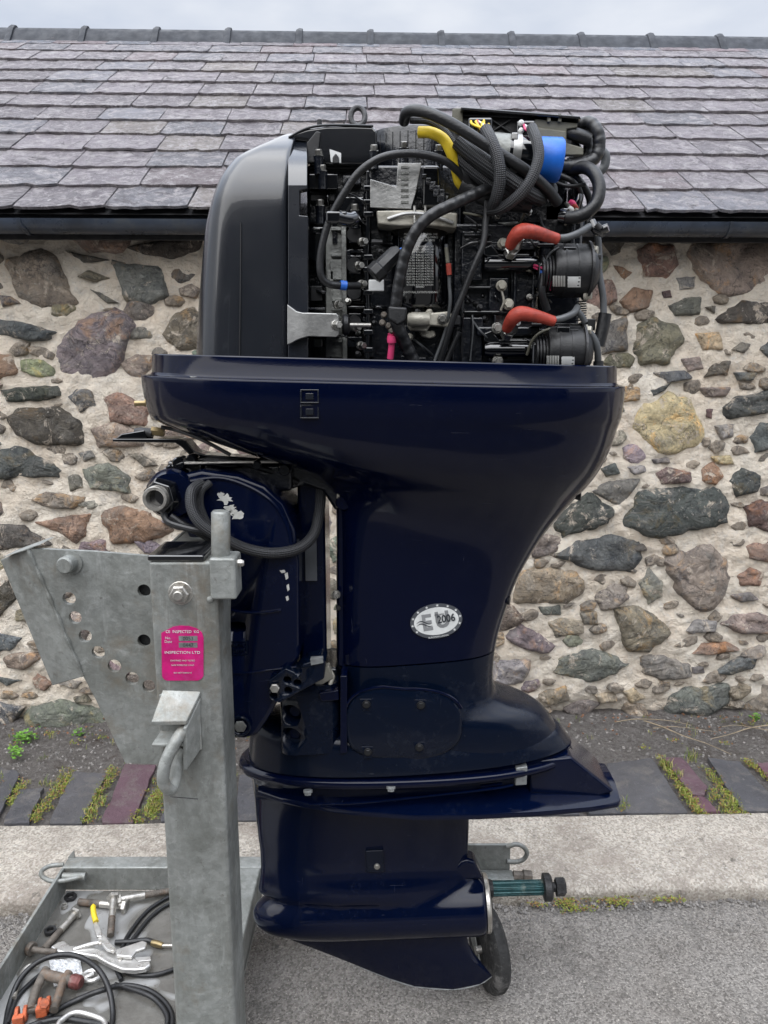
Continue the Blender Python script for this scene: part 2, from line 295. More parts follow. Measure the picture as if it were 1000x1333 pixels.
# ------------------------------------------------------------------ mesh helpers
INFO = {}
def setp(o, label=None, cat=None, group=None, kind=None):
    if label: o['label'] = label
    if cat: o['category'] = cat
    if group: o['group'] = group
    if kind: o['kind'] = kind
    return o
def place(o, org, parent=None, rot=0):
    """org is in the frame of rot (0 = world, PHI = house frame)"""
    INFO[o.name] = (org.copy(), rot)
    if parent is not None:
        o.parent = parent; o.location = org - INFO[parent.name][0]
    else:
        o.location = Matrix.Rotation(rot, 3, 'Z') @ org; o.rotation_euler = (0, 0, rot)
def empty(name, org, label, cat, group=None, rot=0):
    o = bpy.data.objects.new(name, None); o.empty_display_size = .1; C.objects.link(o); place(o, Vector(org), None, rot)
    return setp(o, label, cat, group)
class MB:
    def __init__(s): s.v = []; s.f = []; s.uv = {}
    def add(s, vs, fs):
        k = len(s.v); s.v += [Vector(p) for p in vs]; s.f += [tuple(i + k for i in f) for f in fs]; return s
    def box(s, a, b):
        x0, y0, z0 = a; x1, y1, z1 = b
        return s.add([(x0,y0,z0),(x1,y0,z0),(x1,y1,z0),(x0,y1,z0),(x0,y0,z1),(x1,y0,z1),(x1,y1,z1),(x0,y1,z1)],
                     [(3,2,1,0),(4,5,6,7),(0,1,5,4),(1,2,6,5),(2,3,7,6),(3,0,4,7)])
    def obox(s, c, ax, ay, az):       # oriented box by half-axes
        c = Vector(c); vs = [c + sx_*ax + sy*ay + sz*az for sz in (-1,1) for sx_, sy in ((-1,-1),(1,-1),(1,1),(-1,1))]
        return s.add(vs, [(3,2,1,0),(4,5,6,7),(0,1,5,4),(1,2,6,5),(2,3,7,6),(3,0,4,7)])
    def prism(s, pts, off):           # polygon swept by vector off
        n = len(pts); off = Vector(off)
        return s.add([Vector(p) for p in pts] + [Vector(p) + off for p in pts],
                     [tuple(range(n)), tuple(range(2*n-1, n-1, -1))] + [(i, (i+1) % n, n+(i+1) % n, n+i) for i in range(n)])
    def rings(s, rs, cap=True, closed=False):
        k = len(s.v); n = len(rs[0]); fs = []
        for r in rs: s.v += [Vector(p) for p in r]
        m_ = len(rs)
        for j in range(m_ - (0 if closed else 1)):
            for i in range(n):
                a = k + j*n + i; b = k + j*n + (i+1) % n; c = k + ((j+1) % m_)*n + (i+1) % n; d = k + ((j+1) % m_)*n + i
                fs.append((a, b, c, d))
        if cap and not closed:
            fs.append(tuple(k + i for i in range(n))[::-1]); fs.append(tuple(k + (m_-1)*n + i for i in range(n)))
        s.f += fs; return s
    def cyl(s, p0, p1, r0, r1=None, n=20):
        r1 = r0 if r1 is None else r1; return s.lathe(p0, p1, [(0, r0), (1, r1)], n)
    def lathe(s, p0, p1, prof, n=24, cap=True):
        p0 = Vector(p0); p1 = Vector(p1); d = p1 - p0; ln = d.length; d.normalize()
        a = d.orthogonal().normalized(); b = d.cross(a)
        return s.rings([[p0 + d*(t*ln) + (a*cos(2*pi*i/n) + b*sin(2*pi*i/n))*max(r, 1e-5) for i in range(n)] for t, r in prof], cap)
    def tube(s, pts, r, n=10, sub=6, smooth=True):
        pts = [Vector(p) for p in pts]
        if smooth and len(pts) > 2:
            q = [pts[0]*2 - pts[1]] + pts + [pts[-1]*2 - pts[-2]]; o = []
            for i in range(1, len(q) - 2):
                for k in range(sub):
                    t = k / sub; a, b, c, d = q[i-1], q[i], q[i+1], q[i+2]
                    o.append(.5*((2*b) + (c - a)*t + (2*a - 5*b + 4*c - d)*t*t + (3*b - a - 3*c + d)*t**3))
            o.append(pts[-1]); pts = o
        up = None; rs = []; ln = 0; k0 = len(s.v)
        for i, p in enumerate(pts):
            t = (pts[min(i+1, len(pts)-1)] - pts[max(i-1, 0)]).normalized()
            if up is None: up = t.orthogonal().normalized()
            up = (up - t*up.dot(t)).normalized(); b = t.cross(up)
            if i: ln += (p - pts[i-1]).length
            rr = r(i / (len(pts)-1), ln) if callable(r) else r
            for j in range(n): s.uv[k0 + i*n + j] = (j/n, ln)
            rs.append([p + (up*cos(2*pi*j/n) + b*sin(2*pi*j/n))*rr for j in range(n)])
        return s.rings(rs)
    def build(s, name, mat, parent=None, rot=0, smooth=True, bevel=0, sharp=35, seg=2, ang=35):
        lo = Vector((min(p[i] for p in s.v) for i in range(3))); hi = Vector((max(p[i] for p in s.v) for i in range(3)))
        org = (lo + hi) / 2
        if parent is None: org.z = lo.z
        me = bpy.data.meshes.new(name); me.from_pydata([p - org for p in s.v], [], s.f)
        if mat: me.materials.append(MATS[mat])
        bm = bmesh.new(); bm.from_mesh(me)
        if s.uv:
            ul = bm.loops.layers.uv.new('UVMap')
            for f in bm.faces:
                us = [s.uv.get(l.vert.index, (0, 0)) for l in f.loops]; mxu = max(u for u, _ in us)
                for l, (u, v) in zip(f.loops, us):
                    l[ul].uv = (u + 1 if (mxu - u) > .5 else u, v)
        bmesh.ops.recalc_face_normals(bm, faces=bm.faces)
        th = radians(sharp)
        for f in bm.faces: f.smooth = smooth
        for e in bm.edges: e.smooth = not (len(e.link_faces) == 2 and e.calc_face_angle(0) > th)
        bm.to_mesh(me); bm.free()
        o = bpy.data.objects.new(name, me); C.objects.link(o); place(o, org, parent, rot)
        if bevel:
            b = o.modifiers.new('bevel', 'BEVEL'); b.width = bevel; b.segments = seg; b.limit_method = 'ANGLE'; b.angle_limit = radians(ang); b.harden_normals = True
        return o
def dup(o, org, parent=None, rot=0, rz=None, scale=None, label=None):
    c = o.copy(); C.objects.link(c); c.parent = None
    place(c, Vector(org), parent, rot)
    if rz is not None: c.rotation_euler = rz
    if scale is not None: c.scale = scale
    if label: c['label'] = label
    return c
def text_mesh(name, s, size, mat, parent, origin, ax=Vector((1,0,0)), ay=Vector((0,0,1)), extrude=.0002, sx=1.0, align='CENTER', bold=0):
    cu = bpy.data.curves.new(name, 'FONT'); cu.body = s; cu.size = size; cu.extrude = extrude; cu.align_x = align; cu.align_y = 'CENTER'; cu.resolution_u = 3; cu.offset = bold*size
    t = bpy.data.objects.new('tmp', cu); C.objects.link(t); dg = bpy.context.evaluated_depsgraph_get()
    me = bpy.data.meshes.new_from_object(t.evaluated_get(dg)); bpy.data.objects.remove(t); bpy.data.curves.remove(cu)
    az = ax.cross(ay)
    for v in me.vertices: v.co = ax*(v.co.x*sx) + ay*v.co.y + az*v.co.z
    me.materials.clear(); me.materials.append(MATS[mat])
    o = bpy.data.objects.new(name, me); C.objects.link(o); place(o, Vector(origin), parent, 0); return o
def cut(o, cutter):
    co = cutter.build('cutter', None, None); o.update_tag(); bpy.context.view_layer.update()
    mt = o.data.materials[0]; ow = o.matrix_world.copy()
    b_ = o.modifiers.new('cut', 'BOOLEAN'); b_.operation = 'DIFFERENCE'; b_.solver = 'EXACT'; b_.object = co
    bpy.context.view_layer.update(); dg = bpy.context.evaluated_depsgraph_get(); me = bpy.data.meshes.new_from_object(o.evaluated_get(dg))
    o.modifiers.clear(); me.name = o.data.name; o.data = me; me.materials.clear(); me.materials.append(mt)
    for p in me.polygons: p.material_index = 0
    bpy.data.objects.remove(co); return o
def nz(x, y, z=0, s=1.0): return noise.noise(Vector((x*s, y*s, z*s)))
# ================================================================== SETTING
G = PHI
def grid(x0, x1, y0, y1, nx, ny, zf):
    v = []; f = []
    for j in range(ny + 1):
        for i in range(nx + 1):
            x = x0 + (x1 - x0)*i/nx; y = y0 + (y1 - y0)*j/ny; v.append((x, y, zf(x, y)))
    for j in range(ny):
        for i in range(nx):
            a = j*(nx+1) + i; f.append((a, a+1, a+nx+2, a+nx+1))
    return v, f
KY0, KY1, KZ, WY = 1.80, 2.135, .04, 2.80     # kerb front, kerb back, kerb height, wall face
o = MB().add([(-150,-150,-.03),(150,-150,-.03),(150,150,-.03),(-150,150,-.03)], [(0,1,2,3)]).build('ground', 'soil', None, G); setp(o, kind='structure')
mb = MB(); v, f = grid(-2.6, 2.6, .6, KY0 + .03, 260, 62, lambda x, y: .004*nz(x, y, 0, 3) + .003*nz(x, y, 3, 12) - .012*max(0, 1-(KY0-y)/.05)); mb.add(v, f)
mb.add([(-40,.1,-.004),(40,.1,-.004),(40,.6,-.004),(-40,.6,-.004)], [(0,1,2,3)])
mb.add([(-40,.6,-.004),(-2.6,.6,-.004),(-2.6,KY0,-.004),(-40,KY0,-.004)], [(0,1,2,3)]); mb.add([(2.6,.6,-.004),(40,.6,-.004),(40,KY0,-.004),(2.6,KY0,-.004)], [(0,1,2,3)])
setp(mb.build('road', 'asphalt', None, G), kind='structure')
o = MB().add([(-60,-60,-.006),(60,-60,-.006),(60,.1,-.006),(-60,.1,-.006)], [(0,1,2,3)]).build('added_dark_ground', 'added_dark_ground', None, G); setp(o, kind='structure')  # unseen sheet added behind the camera so the navy paint mirrors dark ground
# kerb: one long granite course with a worn, irregular lip
mb = MB(); nx = 420; xs = [-3.4 + 6.8*i/nx for i in range(nx+1)]
rows = []
for x in xs:
    e = .012*nz(x, 0, 1, 2.5) + .006*nz(x, 0, 5, 14); h = KZ + .003*nz(x, 2, 0, 3)
    rows.append([(x, KY0+e+.004, -.02), (x, KY0+e, h*.45), (x, KY0+e+.006, h-.012+.004*nz(x,9,0,20)), (x, KY0+e+.024, h-.001+.003*nz(x,8,0,25)),
                 (x, KY0+.12, h+.004*nz(x,3,0,9)), (x, KY0+.22, h+.004*nz(x,4,0,9)), (x, KY1-.012+.003*nz(x,1,0,30), h), (x, KY1+.003*nz(x,1,0,30), h-.008), (x, KY1, -.02)])
k = len(rows[0])
mb.v = [Vector(p) for r in rows for p in r]
mb.f = [(i*k+j, (i+1)*k+j, (i+1)*k+j+1, i*k+j+1) for i in range(nx) for j in range(k-1)]
mb.box((-30, KY0, -.02), (-3.41, KY1, KZ)); mb.box((3.41, KY0, -.02), (30, KY1, KZ))
setp(mb.build('kerb', 'kerb', None, G, sharp=60), kind='structure')
# soil strip between kerb and wall
def soilz(x, y): return .022 + .008*nz(x, y, 0, 7) + .005*nz(x, y, 4, 30) + .028*max(0, (y-2.6)/.2)**1.5
mb = MB(); v, f = grid(-2.6, 2.6, KY1, WY+.06, 300, 48, soilz); mb.add(v, f)
mb.box((-30, KY1, -.02), (-2.6, WY+.05, .03)); mb.box((2.6, KY1, -.02), (30, WY+.05, .03))
strip = setp(mb.build('pavement', 'soil', None, G), kind='structure')
# slate slabs set in it
grey = [(.085,.085,.095,1), (.075,.078,.088,1), (.10,.098,.105,1)]; purp = [(.145,.072,.098,1), (.13,.075,.095,1)]
SL = [([(-40,1000),(-8,1002),(-45,1074),(-90,1074)],0),([(0,998),(27,1005),(-5,1068),(-40,1072)],0),([(26,1026),(56,1026),(36,1074),(2,1074)],0),([(95,1003),(139,1006),(103,1074),(62,1074)],0),
      ([(162,994),(203,994),(170,1074),(131,1074)],1),([(232,1000),(270,1000),(248,1074),(208,1074)],0),([(286,994),(303,994),(297,1074),(270,1074)],1),([(312,1008),(345,1004),(338,1068),(304,1072)],0),
      ([(790,993),(849,985),(901,1065),(799,1066)],0),([(863,985),(888,985),(921,1022),(917,1035),(899,1033)],1),([(901,1036),(918,1037),(946,1065),(921,1065)],1),
      ([(921,985),(964,990),(1003,1033),(1020,1065),(974,1065)],0),([(985,993),(1018,990),(1075,1060),(1046,1064)],1),([(1040,992),(1085,988),(1160,1062),(1095,1064)],0)]
for i in range(8): x = 362 + i*53; SL.append(([(x, 992), (x+42, 992), (500+(x+42-500)*1.17, 1068), (500+(x-500)*1.17, 1068)], (0,1,0,0,1,0,0,0)[i]))
for n_, (px, k_) in enumerate(SL):
    pts = [PZG(x, y, .04) for x, y in px]; q = []
    for i in range(len(pts)):
        a, b = pts[i], pts[(i+1) % len(pts)]
        for t in (0, .12, .25, .37, .5, .62, .75, .88):
            p = a.lerp(b, t); d = .006*nz(p.x, p.y, n_, 30) + .004*nz(p.x, p.y, n_, 90); p = p + Vector((d, d if p.y > KY1+.02 else 0, 0)); p.y = max(p.y, KY1+.004); q.append(p)
    tl = rnd.uniform(-.004, .004)
    for p in q: p.z = .0385 + tl*(p.x-pts[0].x)*8 + rnd.uniform(-.0005, .0005)
    o = MB().prism(q, (0, 0, -.03)).build('paving_slab', 'slab', strip, G, bevel=.002); o.color = rnd.choice(purp if k_ else grey)
    if n_ == 8: setp(o, 'widest grey slab')

# ------------------------------------------------------------------ the stone building
house = empty('stone_building', (0, WY, 0), 'long low stone outbuilding with lime mortar wall and purple grey slate roof', 'building', rot=G)
HT = 1.93
COLS = 1.7
COL = {'g': (.15,.145,.135,1), 'p': (.17,.15,.15,1), 'n': (.12,.13,.115,1), 'b': (.095,.105,.11,1), 'd': (.075,.068,.062,1), 'r': (.215,.145,.11,1),
       'm': (.125,.09,.088,1), 't': (.34,.285,.205,1), 'o': (.165,.155,.125,1), 'w': (.21,.18,.15,1), 'k': (.06,.068,.064,1), 'l': (.20,.20,.185,1)}
ST = """12,340 22,335 45,325 58,325 72,335 85,370 102,395 55,398 35,390 18,370|w
150,342 165,345 205,348 218,362 213,385 200,393 168,394 158,370|n
168,322 180,318 258,308 260,325 225,336 190,330|d
70,458 105,420 140,408 165,415 170,435 150,480 130,495 95,498 80,480|p
87,327 140,338 110,342|d
102,360 115,352 143,362 125,367|o
118,377 130,380 153,394 140,395|g
213,435 225,412 245,402 262,410 270,455 235,455 218,445|o
232,375 250,370 262,378 255,388 236,384|w
0,385 15,386 27,395 5,398|g
-8,415 30,420 70,432 62,440 40,443 -5,435|b
-12,455 15,462 23,485 -5,494|r
157,475 178,462 200,465 195,480 180,500|w
2,508 30,503 75,503 80,515 55,522 10,522|k
90,517 100,508 120,508 125,528 105,535|b
138,520 155,510 195,530 190,555 145,548|r
10,545 25,532 75,532 100,550 103,575 60,578 25,565|d
120,560 150,550 190,565 185,580 130,582|w
-15,590 20,583 45,587 82,612 75,620 40,620 -10,622|k
103,590 118,587 124,595 110,600|g
108,612 140,605 168,620 165,640 120,635|n
88,620 104,616 110,635 92,638|g
168,592 185,590 205,605 188,608|o
45,650 60,640 110,648 95,662 60,660|w
-10,680 30,685 65,708 -5,716|d
52,680 85,673 120,668 112,695 100,705|r
133,675 140,665 160,660 195,668 225,690 190,705 150,705|r
100,655 125,650 135,658 112,664|l
-15,780 10,755 20,780 0,802 -10,805|d
-10,820 28,830 15,845 -5,848|b
5,858 15,850 45,850 52,857 30,872 10,868|w
-8,880 28,885 10,892|b
43,885 50,877 68,890 58,898 46,896|r
80,890 95,884 108,886 100,895|g
-5,915 30,922 15,943 -5,940|b
35,945 45,920 80,912 130,925 140,945 110,955 60,955|n
96,908 112,904 118,912 100,915|o
783,313 812,315 808,330 795,333|d
828,325 850,317 875,320 882,345 868,362 840,358|r
900,335 910,318 1010,315 1010,375 945,383 925,370|w
797,345 810,348 822,355 812,365|r
882,362 905,360 903,375 885,377|l
810,392 825,375 848,380 845,400 820,405|r
862,380 872,378 874,387 864,388|m
870,398 890,387 912,387 910,408 880,410|n
918,400 932,398 930,408|g
935,415 968,393 1008,395 1008,422 940,420|d
782,425 812,417 817,455 785,460 780,440|l
827,460 830,425 850,415 880,425 888,445 870,470 835,472|o
905,435 935,432 940,455 915,455|t
953,455 965,445 978,448 968,460|g
987,455 1005,440 1010,475|b
850,485 890,482 900,492 870,498|b
888,468 910,465 916,480 895,483|w
918,490 930,472 950,470 945,488|d
912,505 950,505 945,515 918,517|w
956,485 985,485 980,495 960,495|b
845,508 872,500 866,508 848,516|k
823,545 835,530 870,515 895,520 912,560 908,580 860,590 835,570|t
943,530 960,517 1010,508 1010,535 950,545|k
932,555 955,553 955,568 940,572|l
978,570 990,550 1010,548 1010,585 985,586|b
918,532 928,532 926,545 919,542|m
853,615 870,610 900,615 898,628 860,630|m
912,610 930,603 943,620 930,630 912,625|r
945,625 965,610 990,620 985,640 960,645|k
782,610 800,603 806,616 790,620|b
818,608 840,605 845,615 825,618|l
848,598 870,596 872,602 852,603|g
926,595 950,593 955,604 935,604|t
775,640 795,628 832,625 820,640 810,665 795,655|g
722,680 745,655 765,642 795,665 790,680 735,697|k
812,675 840,640 870,635 930,635 948,660 945,680 900,690 860,700 815,685|k
972,660 990,652 1008,655 1008,690 975,685|m
727,722 750,705 800,698 830,705 832,725 815,742 760,738|b
668,770 680,745 710,740 750,745 760,765 740,785 670,785|w
775,778 790,762 815,760 820,778 800,790 785,792|p
832,760 845,742 862,758 862,775 845,785|l
865,730 895,715 920,710 948,730 950,755 935,785 915,792 885,775 875,750|w
960,750 975,738 993,745 988,762 965,762|r
970,710 1010,700 1010,735 975,725|r
950,775 975,770 988,780 965,784|g
712,810 730,805 755,808 758,822 725,828|w
662,830 680,815 700,825 722,840 715,850 680,845|p
800,795 830,790 865,810 870,825 845,848 820,845 808,820|o
942,812 950,800 985,798 1008,805 1008,825 960,822|w
892,820 905,808 930,808 930,820 900,825|l
720,875 730,855 770,845 815,865 800,875 765,888|n
835,855 860,853 895,865 900,880 860,885 840,875|g
902,850 915,838 945,835 958,845 935,850|r
935,875 960,855 985,855 980,870 950,878|b
810,900 825,896 838,908 822,914|t
870,930 875,905 900,895 948,890 945,915 920,930|n
640,860 690,860 680,890 643,890|l
650,910 675,905 683,920 660,926|r
695,905 735,895 740,910 715,917|w
775,905 800,900 802,912 782,914|t
703,790 728,788 730,800 706,800|n
755,798 775,796 778,812 760,812|l
808,712 835,708 842,716 812,718|d
900,868 915,866 918,876 902,876|g""".split('\n')
stones = []
for row in ST:
    a, k_ = row.split('|'); pts = [PG(*map(float, q.split(',')), WY) for q in a.split()]; pts = [(p.x, p.z) for p in pts]
    gx, gz_ = sum(p[0] for p in pts)/len(pts), sum(p[1] for p in pts)/len(pts); pts = [(gx+(p[0]-gx)*1.07, gz_+(p[1]-gz_)*1.07) for p in pts]; stones.append((pts, k_, True))
def cen(pts): return sum(p[0] for p in pts)/len(pts), sum(p[1] for p in pts)/len(pts)
circ = []
for pts, k_, _ in stones:
    cx, cz = cen(pts); xs_ = [p[0] for p in pts]; zs = [p[1] for p in pts]
    circ.append((cx, cz, (max(xs_)-min(xs_))/2, (max(zs)-min(zs))/2))
r2 = random.Random(21)
def clash(x, z, a, b, g):
    for cx, cz, ca, cb in circ:
        if ((x-cx)/(a+ca+g))**2 + ((z-cz)/(b+cb+g))**2 < .92: return True
    return False
for (lo, hi, tries, g) in ((.075,.125,900,.0),(.05,.075,3000,-.004),(.03,.048,5000,-.003),(.017,.030,1500,.006)):
    for _ in range(tries):
        a = r2.uniform(lo, hi); b = a*(r2.uniform(.42,.8) if lo > .02 else r2.uniform(.28,.6)); x = r2.uniform(-2.5, 2.5); z = r2.uniform(.06, 1.87)
        if abs(x) > 1.62 and lo < .03: continue
        if clash(x, z, a, b, g): continue
        n_ = r2.randint(5, 8); ph = r2.uniform(0, 6); tl = r2.uniform(-.35, .35)
        pts = []
        for i in range(n_):
            t = ph + 2*pi*i/n_ + r2.uniform(-.25,.25); q = r2.uniform(.85,1.15); u, v_ = a*q*cos(t), b*q*sin(t)
            pts.append((x + u*cos(tl) - v_*sin(tl), z + u*sin(tl) + v_*cos(tl)))
        circ.append((x, z, a, b)); stones.append((pts, r2.choice('gpnbdrwoklgbwnwd'), False))
def stone_mb(mb, pts, seed, hero):
    small = not hero
    cx, cz = cen(pts); pts = sorted(pts, key=lambda p: math.atan2(p[1]-cz, p[0]-cx))
    n_ = 34 if hero else 22; out_ = []; per = 0; seg = []
    m_ = len(pts)
    for i in range(m_):
        a, b = pts[i], pts[(i+1) % m_]; d = math.hypot(b[0]-a[0], b[1]-a[1]); seg.append((per, a, b, d)); per += d
    for k_ in range(n_):
        t = per*k_/n_
        for (s0, a, b, d) in seg:
            if s0 <= t <= s0 + d + 1e-9: u = (t-s0)/max(d, 1e-6); out_.append([a[0]+(b[0]-a[0])*u, a[1]+(b[1]-a[1])*u]); break
        else: out_.append(list(pts[0]))
    size = per/6.3
    for p in out_:
        q = 1 + .10*nz(p[0], p[1], seed, 20) + .09*nz(p[0], p[1], seed+9, 55); p[0] = cx+(p[0]-cx)*q; p[1] = cz+(p[1]-cz)*q
    proud = (.52 if small else .78)*min(.026, .010 + size*.12) * (0.8+.5*abs(nz(seed*1.7, 0, 0)))
    tx, tz = nz(seed*3.1, 1)*.22, nz(seed*2.3, 5)*.22
    rs = []
    for fr, hh in ((1.12,-1.3),(1.04,-.45),(.96,.15),(.84,.7),(.62,.95),(.4,1.0),(.18,1.02)):
        ring = []
        for p in out_:
            x = cx+(p[0]-cx)*fr; z = cz+(p[1]-cz)*fr
            fac = abs(nz(x, z, seed, 9))*.030*min(1, size/.06) + nz(x, z, seed, 34)*.008
            h = proud*hh + (fac*(1 if fr < 1 else .5)) + (tx*(x-cx) + tz*(z-cz))*(1 if fr < 1 else .6)
            ring.append((x, WY - h, z))
        rs.append(ring)
    mb.rings(rs, True)
# mortar face
def mort(x, z):
    h = .007*nz(x, z, 0, 3) + .013*nz(x, z, 5, 11) + .008*nz(x, z, 9, 30) + .004*nz(x, z*2, 9, 45)
    if z < .12: h -= (.12-z)*.35
    return WY - h
mb = MB(); k0 = 0; X0, X1, nx, ny = -1.75, 1.75, 300, 175
v, f = [], []
for j in range(ny+1):
    for i in range(nx+1):
        x = X0+(X1-X0)*i/nx; z = -.02+(HT+.02)*j/ny; v.append((x, mort(x, z), z))
for j in range(ny):
    for i in range(nx): a = j*(nx+1)+i; f.append((a, a+1, a+nx+2, a+nx+1))
mb.add(v, f)
for (xa, xb) in ((-6, X0), (X1, 6)):
    v, f = [], []
    for j in range(41):
        for i in range(81):
            x = xa+(xb-xa)*i/80; z = -.02+(HT+.02)*j/40; v.append((x, mort(x, z), z))
    for j in range(40):
        for i in range(80): a = j*81+i; f.append((a, a+1, a+82, a+81))
    mb.add(v, f)
mb.add([(-6,WY,-.02),(-6,7.2,-.02),(-6,7.2,HT),(-6,4.95,3.2),(-6,WY,HT)], [(0,1,2,3,4)]); mb.add([(6,WY,-.02),(6,7.2,-.02),(6,7.2,HT),(6,4.95,3.2),(6,WY,HT)], [(0,1,2,3,4)])
mb.add([(-6,7.2,-.02),(6,7.2,-.02),(6,7.2,HT),(-6,7.2,HT)], [(0,1,2,3)])
wall = mb.build('wall', 'mortar', house, G, sharp=80)
vis = sorted(range(len(stones)), key=lambda i: (not stones[i][2], abs(cen(stones[i][0])[0]) > 1.6, -circ[i][2]*circ[i][3]))
rest = MB(); cnt = 0
for i in vis:
    pts, k_, hero = stones[i]
    c0 = COL[k_]; j_ = r2.uniform(.8, 1.25)*COLS
    w_s = .38 if circ[i][2] > .03 else .75
    if not hero: c0 = tuple(c0[q]*(1-w_s) + (.30,.265,.225)[q]*w_s*r2.uniform(.6,1.1) for q in range(3))
    if cnt < 298 and abs(cen(pts)[0]) < 1.6:
        mb = MB(); stone_mb(mb, pts, i*1.37, hero); o = mb.build('stone', 'stone', wall, G, sharp=50); o.color = (c0[0]*j_, c0[1]*j_*r2.uniform(.95,1.04), c0[2]*j_*r2.uniform(.92,1.08), 1); cnt += 1
    else: stone_mb(rest, pts, i*1.37, False)
o = rest.build('stone_infill', 'stone', wall, G, sharp=50); o.color = (.36,.32,.27,1); setp(o, kind='stuff')
print('stones', cnt, len(stones))

# ------------------------------------------------------------------ roof
EY, EZ, TH = 2.64, 1.868, radians(31.0)
ud = Vector((0, cos(TH), sin(TH))); un = Vector((0, -sin(TH), cos(TH)))
RL = 2.50  # refined below
def R_(x, s, h=0): return Vector((x, EY, EZ)) + ud*s + un*h
def slope0(y):
    r = Matrix.Rotation(-PHI, 3, 'Z') @ ray(500, y); o_ = Vector((0, 0, H)) - Vector((0, EY, EZ)); t = -o_.dot(un)/r.dot(un); return (o_ + r*t).dot(ud)
RL = slope0(53.5)
roof = MB().add([R_(-6.3,.01,-.012), R_(6.3,.01,-.012), R_(6.3,RL,-.012), R_(-6.3,RL,-.012)], [(0,1,2,3)])
ap = R_(0, RL, -.012)
roof.add([(-6.3, ap.y, ap.z), (6.3, ap.y, ap.z), (6.3, 7.4, 1.75), (-6.3, 7.4, 1.75)], [(0,1,2,3)])
roof.box((-6.2, 2.68, 1.79), (6.2, 2.70, 1.865)); roof.box((-6.2, 2.70, 1.845), (6.2, WY+.05, 1.855))
roof = roof.build('roof', 'underlay', house, G)
EX = .179
def slope_s(y):
    r = Matrix.Rotation(-PHI, 3, 'Z') @ ray(500, y); o_ = Vector((0, 0, H)) - Vector((0, EY, EZ)); t = -o_.dot(un)/r.dot(un); return (o_ + r*t).dot(ud)
CS = [0] + [slope_s(y + 1.5) for y in (248.5,223,201.5,180.5,162,145,128.5,112.5,98,85,72.5,62.5,56.5)]
print('courses', [round(q, 3) for q in CS])
NC = len(CS)
protos = []
for k_ in range(10):
    mb = MB(); nxs = 8; wv_ = .5
    top, bot = [], []
    rr = random.Random(k_+50)
    fr = [.004*rr.random() + (.012*rr.random() if rr.random() < .22 else 0) for _ in range(nxs+1)]
    fr[0] += .010*rr.random(); fr[-1] += .010*rr.random()
    rows_ = [0, .25, .6, 1.9]
    for s_i, sv in enumerate(rows_):
        for i in range(nxs+1):
            u = -.5 + i/nxs; s = sv*EX + (fr[i] if s_i == 0 else 0)
            lift = .017*(1 - sv/1.9) + .0035*nz(u*2, sv, k_*3.3, 3) - (.0015*rr.random() if s_i == 0 else 0)
            top.append(Vector((u + (0.006*nz(sv, k_, u) if i in (0, nxs) else 0), 0, 0)) + ud*s + un*lift)
            bot.append(Vector((u, 0, 0)) + ud*s + un*(lift-.0075-.002*rr.random()))
    n1 = nxs+1; nr = len(rows_); V_ = top + bot; K = len(top); F_ = []
    for j in range(nr-1):
        for i in range(nxs): a = j*n1+i; F_.append((a, a+1, a+n1+1, a+n1))
    for i in range(nxs): F_.append((i+1, i, K+i, K+i+1))
    for j in range(nr-1): F_.append((j*n1, (j+1)*n1, K+(j+1)*n1, K+j*n1)); F_.append(((j+1)*n1+nxs, j*n1+nxs, K+j*n1+nxs, K+(j+1)*n1+nxs))
    me = bpy.data.meshes.new('slate'); me.from_pydata(V_, [], F_); me.materials.append(MATS['slate']); me.update(); protos.append(me)
r3 = random.Random(5); out_sl = MB(); nsl = 0
for c_ in range(NC):
    s0 = CS[c_]; es = (CS[c_+1]-s0)/EX if c_ < NC-1 else .8; x = -6.2 + (c_ % 2)*.126 + r3.uniform(-.02,.02)
    while x < 6.1:
        wd = r3.uniform(.225, .29); cx = x + wd/2; p = R_(cx, s0); pw = Matrix.Rotation(G, 3, 'Z') @ p; px, py = proj(pw)
        me = r3.choice(protos); gap = .0045; sc_ = (wd-gap, es, es)
        if -30 < px < 1030 and nsl < 298:
            o = bpy.data.objects.new('slate', me); C.objects.link(o); place(o, p + ud*r3.uniform(-.003,.003) + un*r3.uniform(-.001,.001), roof, G); o.scale = sc_; o.rotation_euler = (0, r3.uniform(-.006,.006), r3.uniform(-.008,.008)); nsl += 1
            q = r3.uniform(.78, 1.26); t = r3.random()
            col = (.20,.178,.195) if t < .6 else (.18,.178,.20) if t < .82 else (.215,.19,.175) if t < .94 else (.21,.172,.18)
            if c_ > 10: col = [(.14,.16,.20), (.19,.175,.195), (.21,.15,.165)][r3.choice((0,0,1,2))] if c_ > 11 else col
            o.color = (col[0]*q, col[1]*q, col[2]*q, 1)
        else:
            out_sl.add([Vector((v_.co.x*sc_[0], v_.co.y*es, v_.co.z*es)) + p for v_ in me.vertices], [tuple(pl.vertices) for pl in me.polygons])
        x += wd
o = out_sl.build('slate_courses', 'slate', roof, G); o.color = (.165,.15,.16,1); setp(o, kind='stuff')
print('slates', nsl)
# ridge tiles
for i in range(-9, 10):
    x0 = i*.398 + .06; mb = MB(); rp = R_(0, RL, 0); pr = []
    def prof(x, g, dz=0):
        return [Vector((x, rp.y + yy*g, rp.z + zz*g + dz - .03)) for yy, zz in ((-.125,-.055),(-.085,-.005),(-.05,.045),(-.022,.068),(0,.074),(.022,.068),(.05,.045),(.085,-.005),(.125,-.055),(.11,-.06),(0,.05),(-.11,-.06))]
    mb.rings([prof(x0+.004, 1), prof(x0+.392, 1)]); 
    o = mb.build('ridge_tile', 'ridge', roof, G, bevel=.002)
    mb = MB(); mb.rings([prof(x0-.014, 1.04, .003), prof(x0+.004, 1.12, .006), prof(x0+.024, 1.10, .006)]); mb.build('collar', 'ridge', roof, G, bevel=.003)
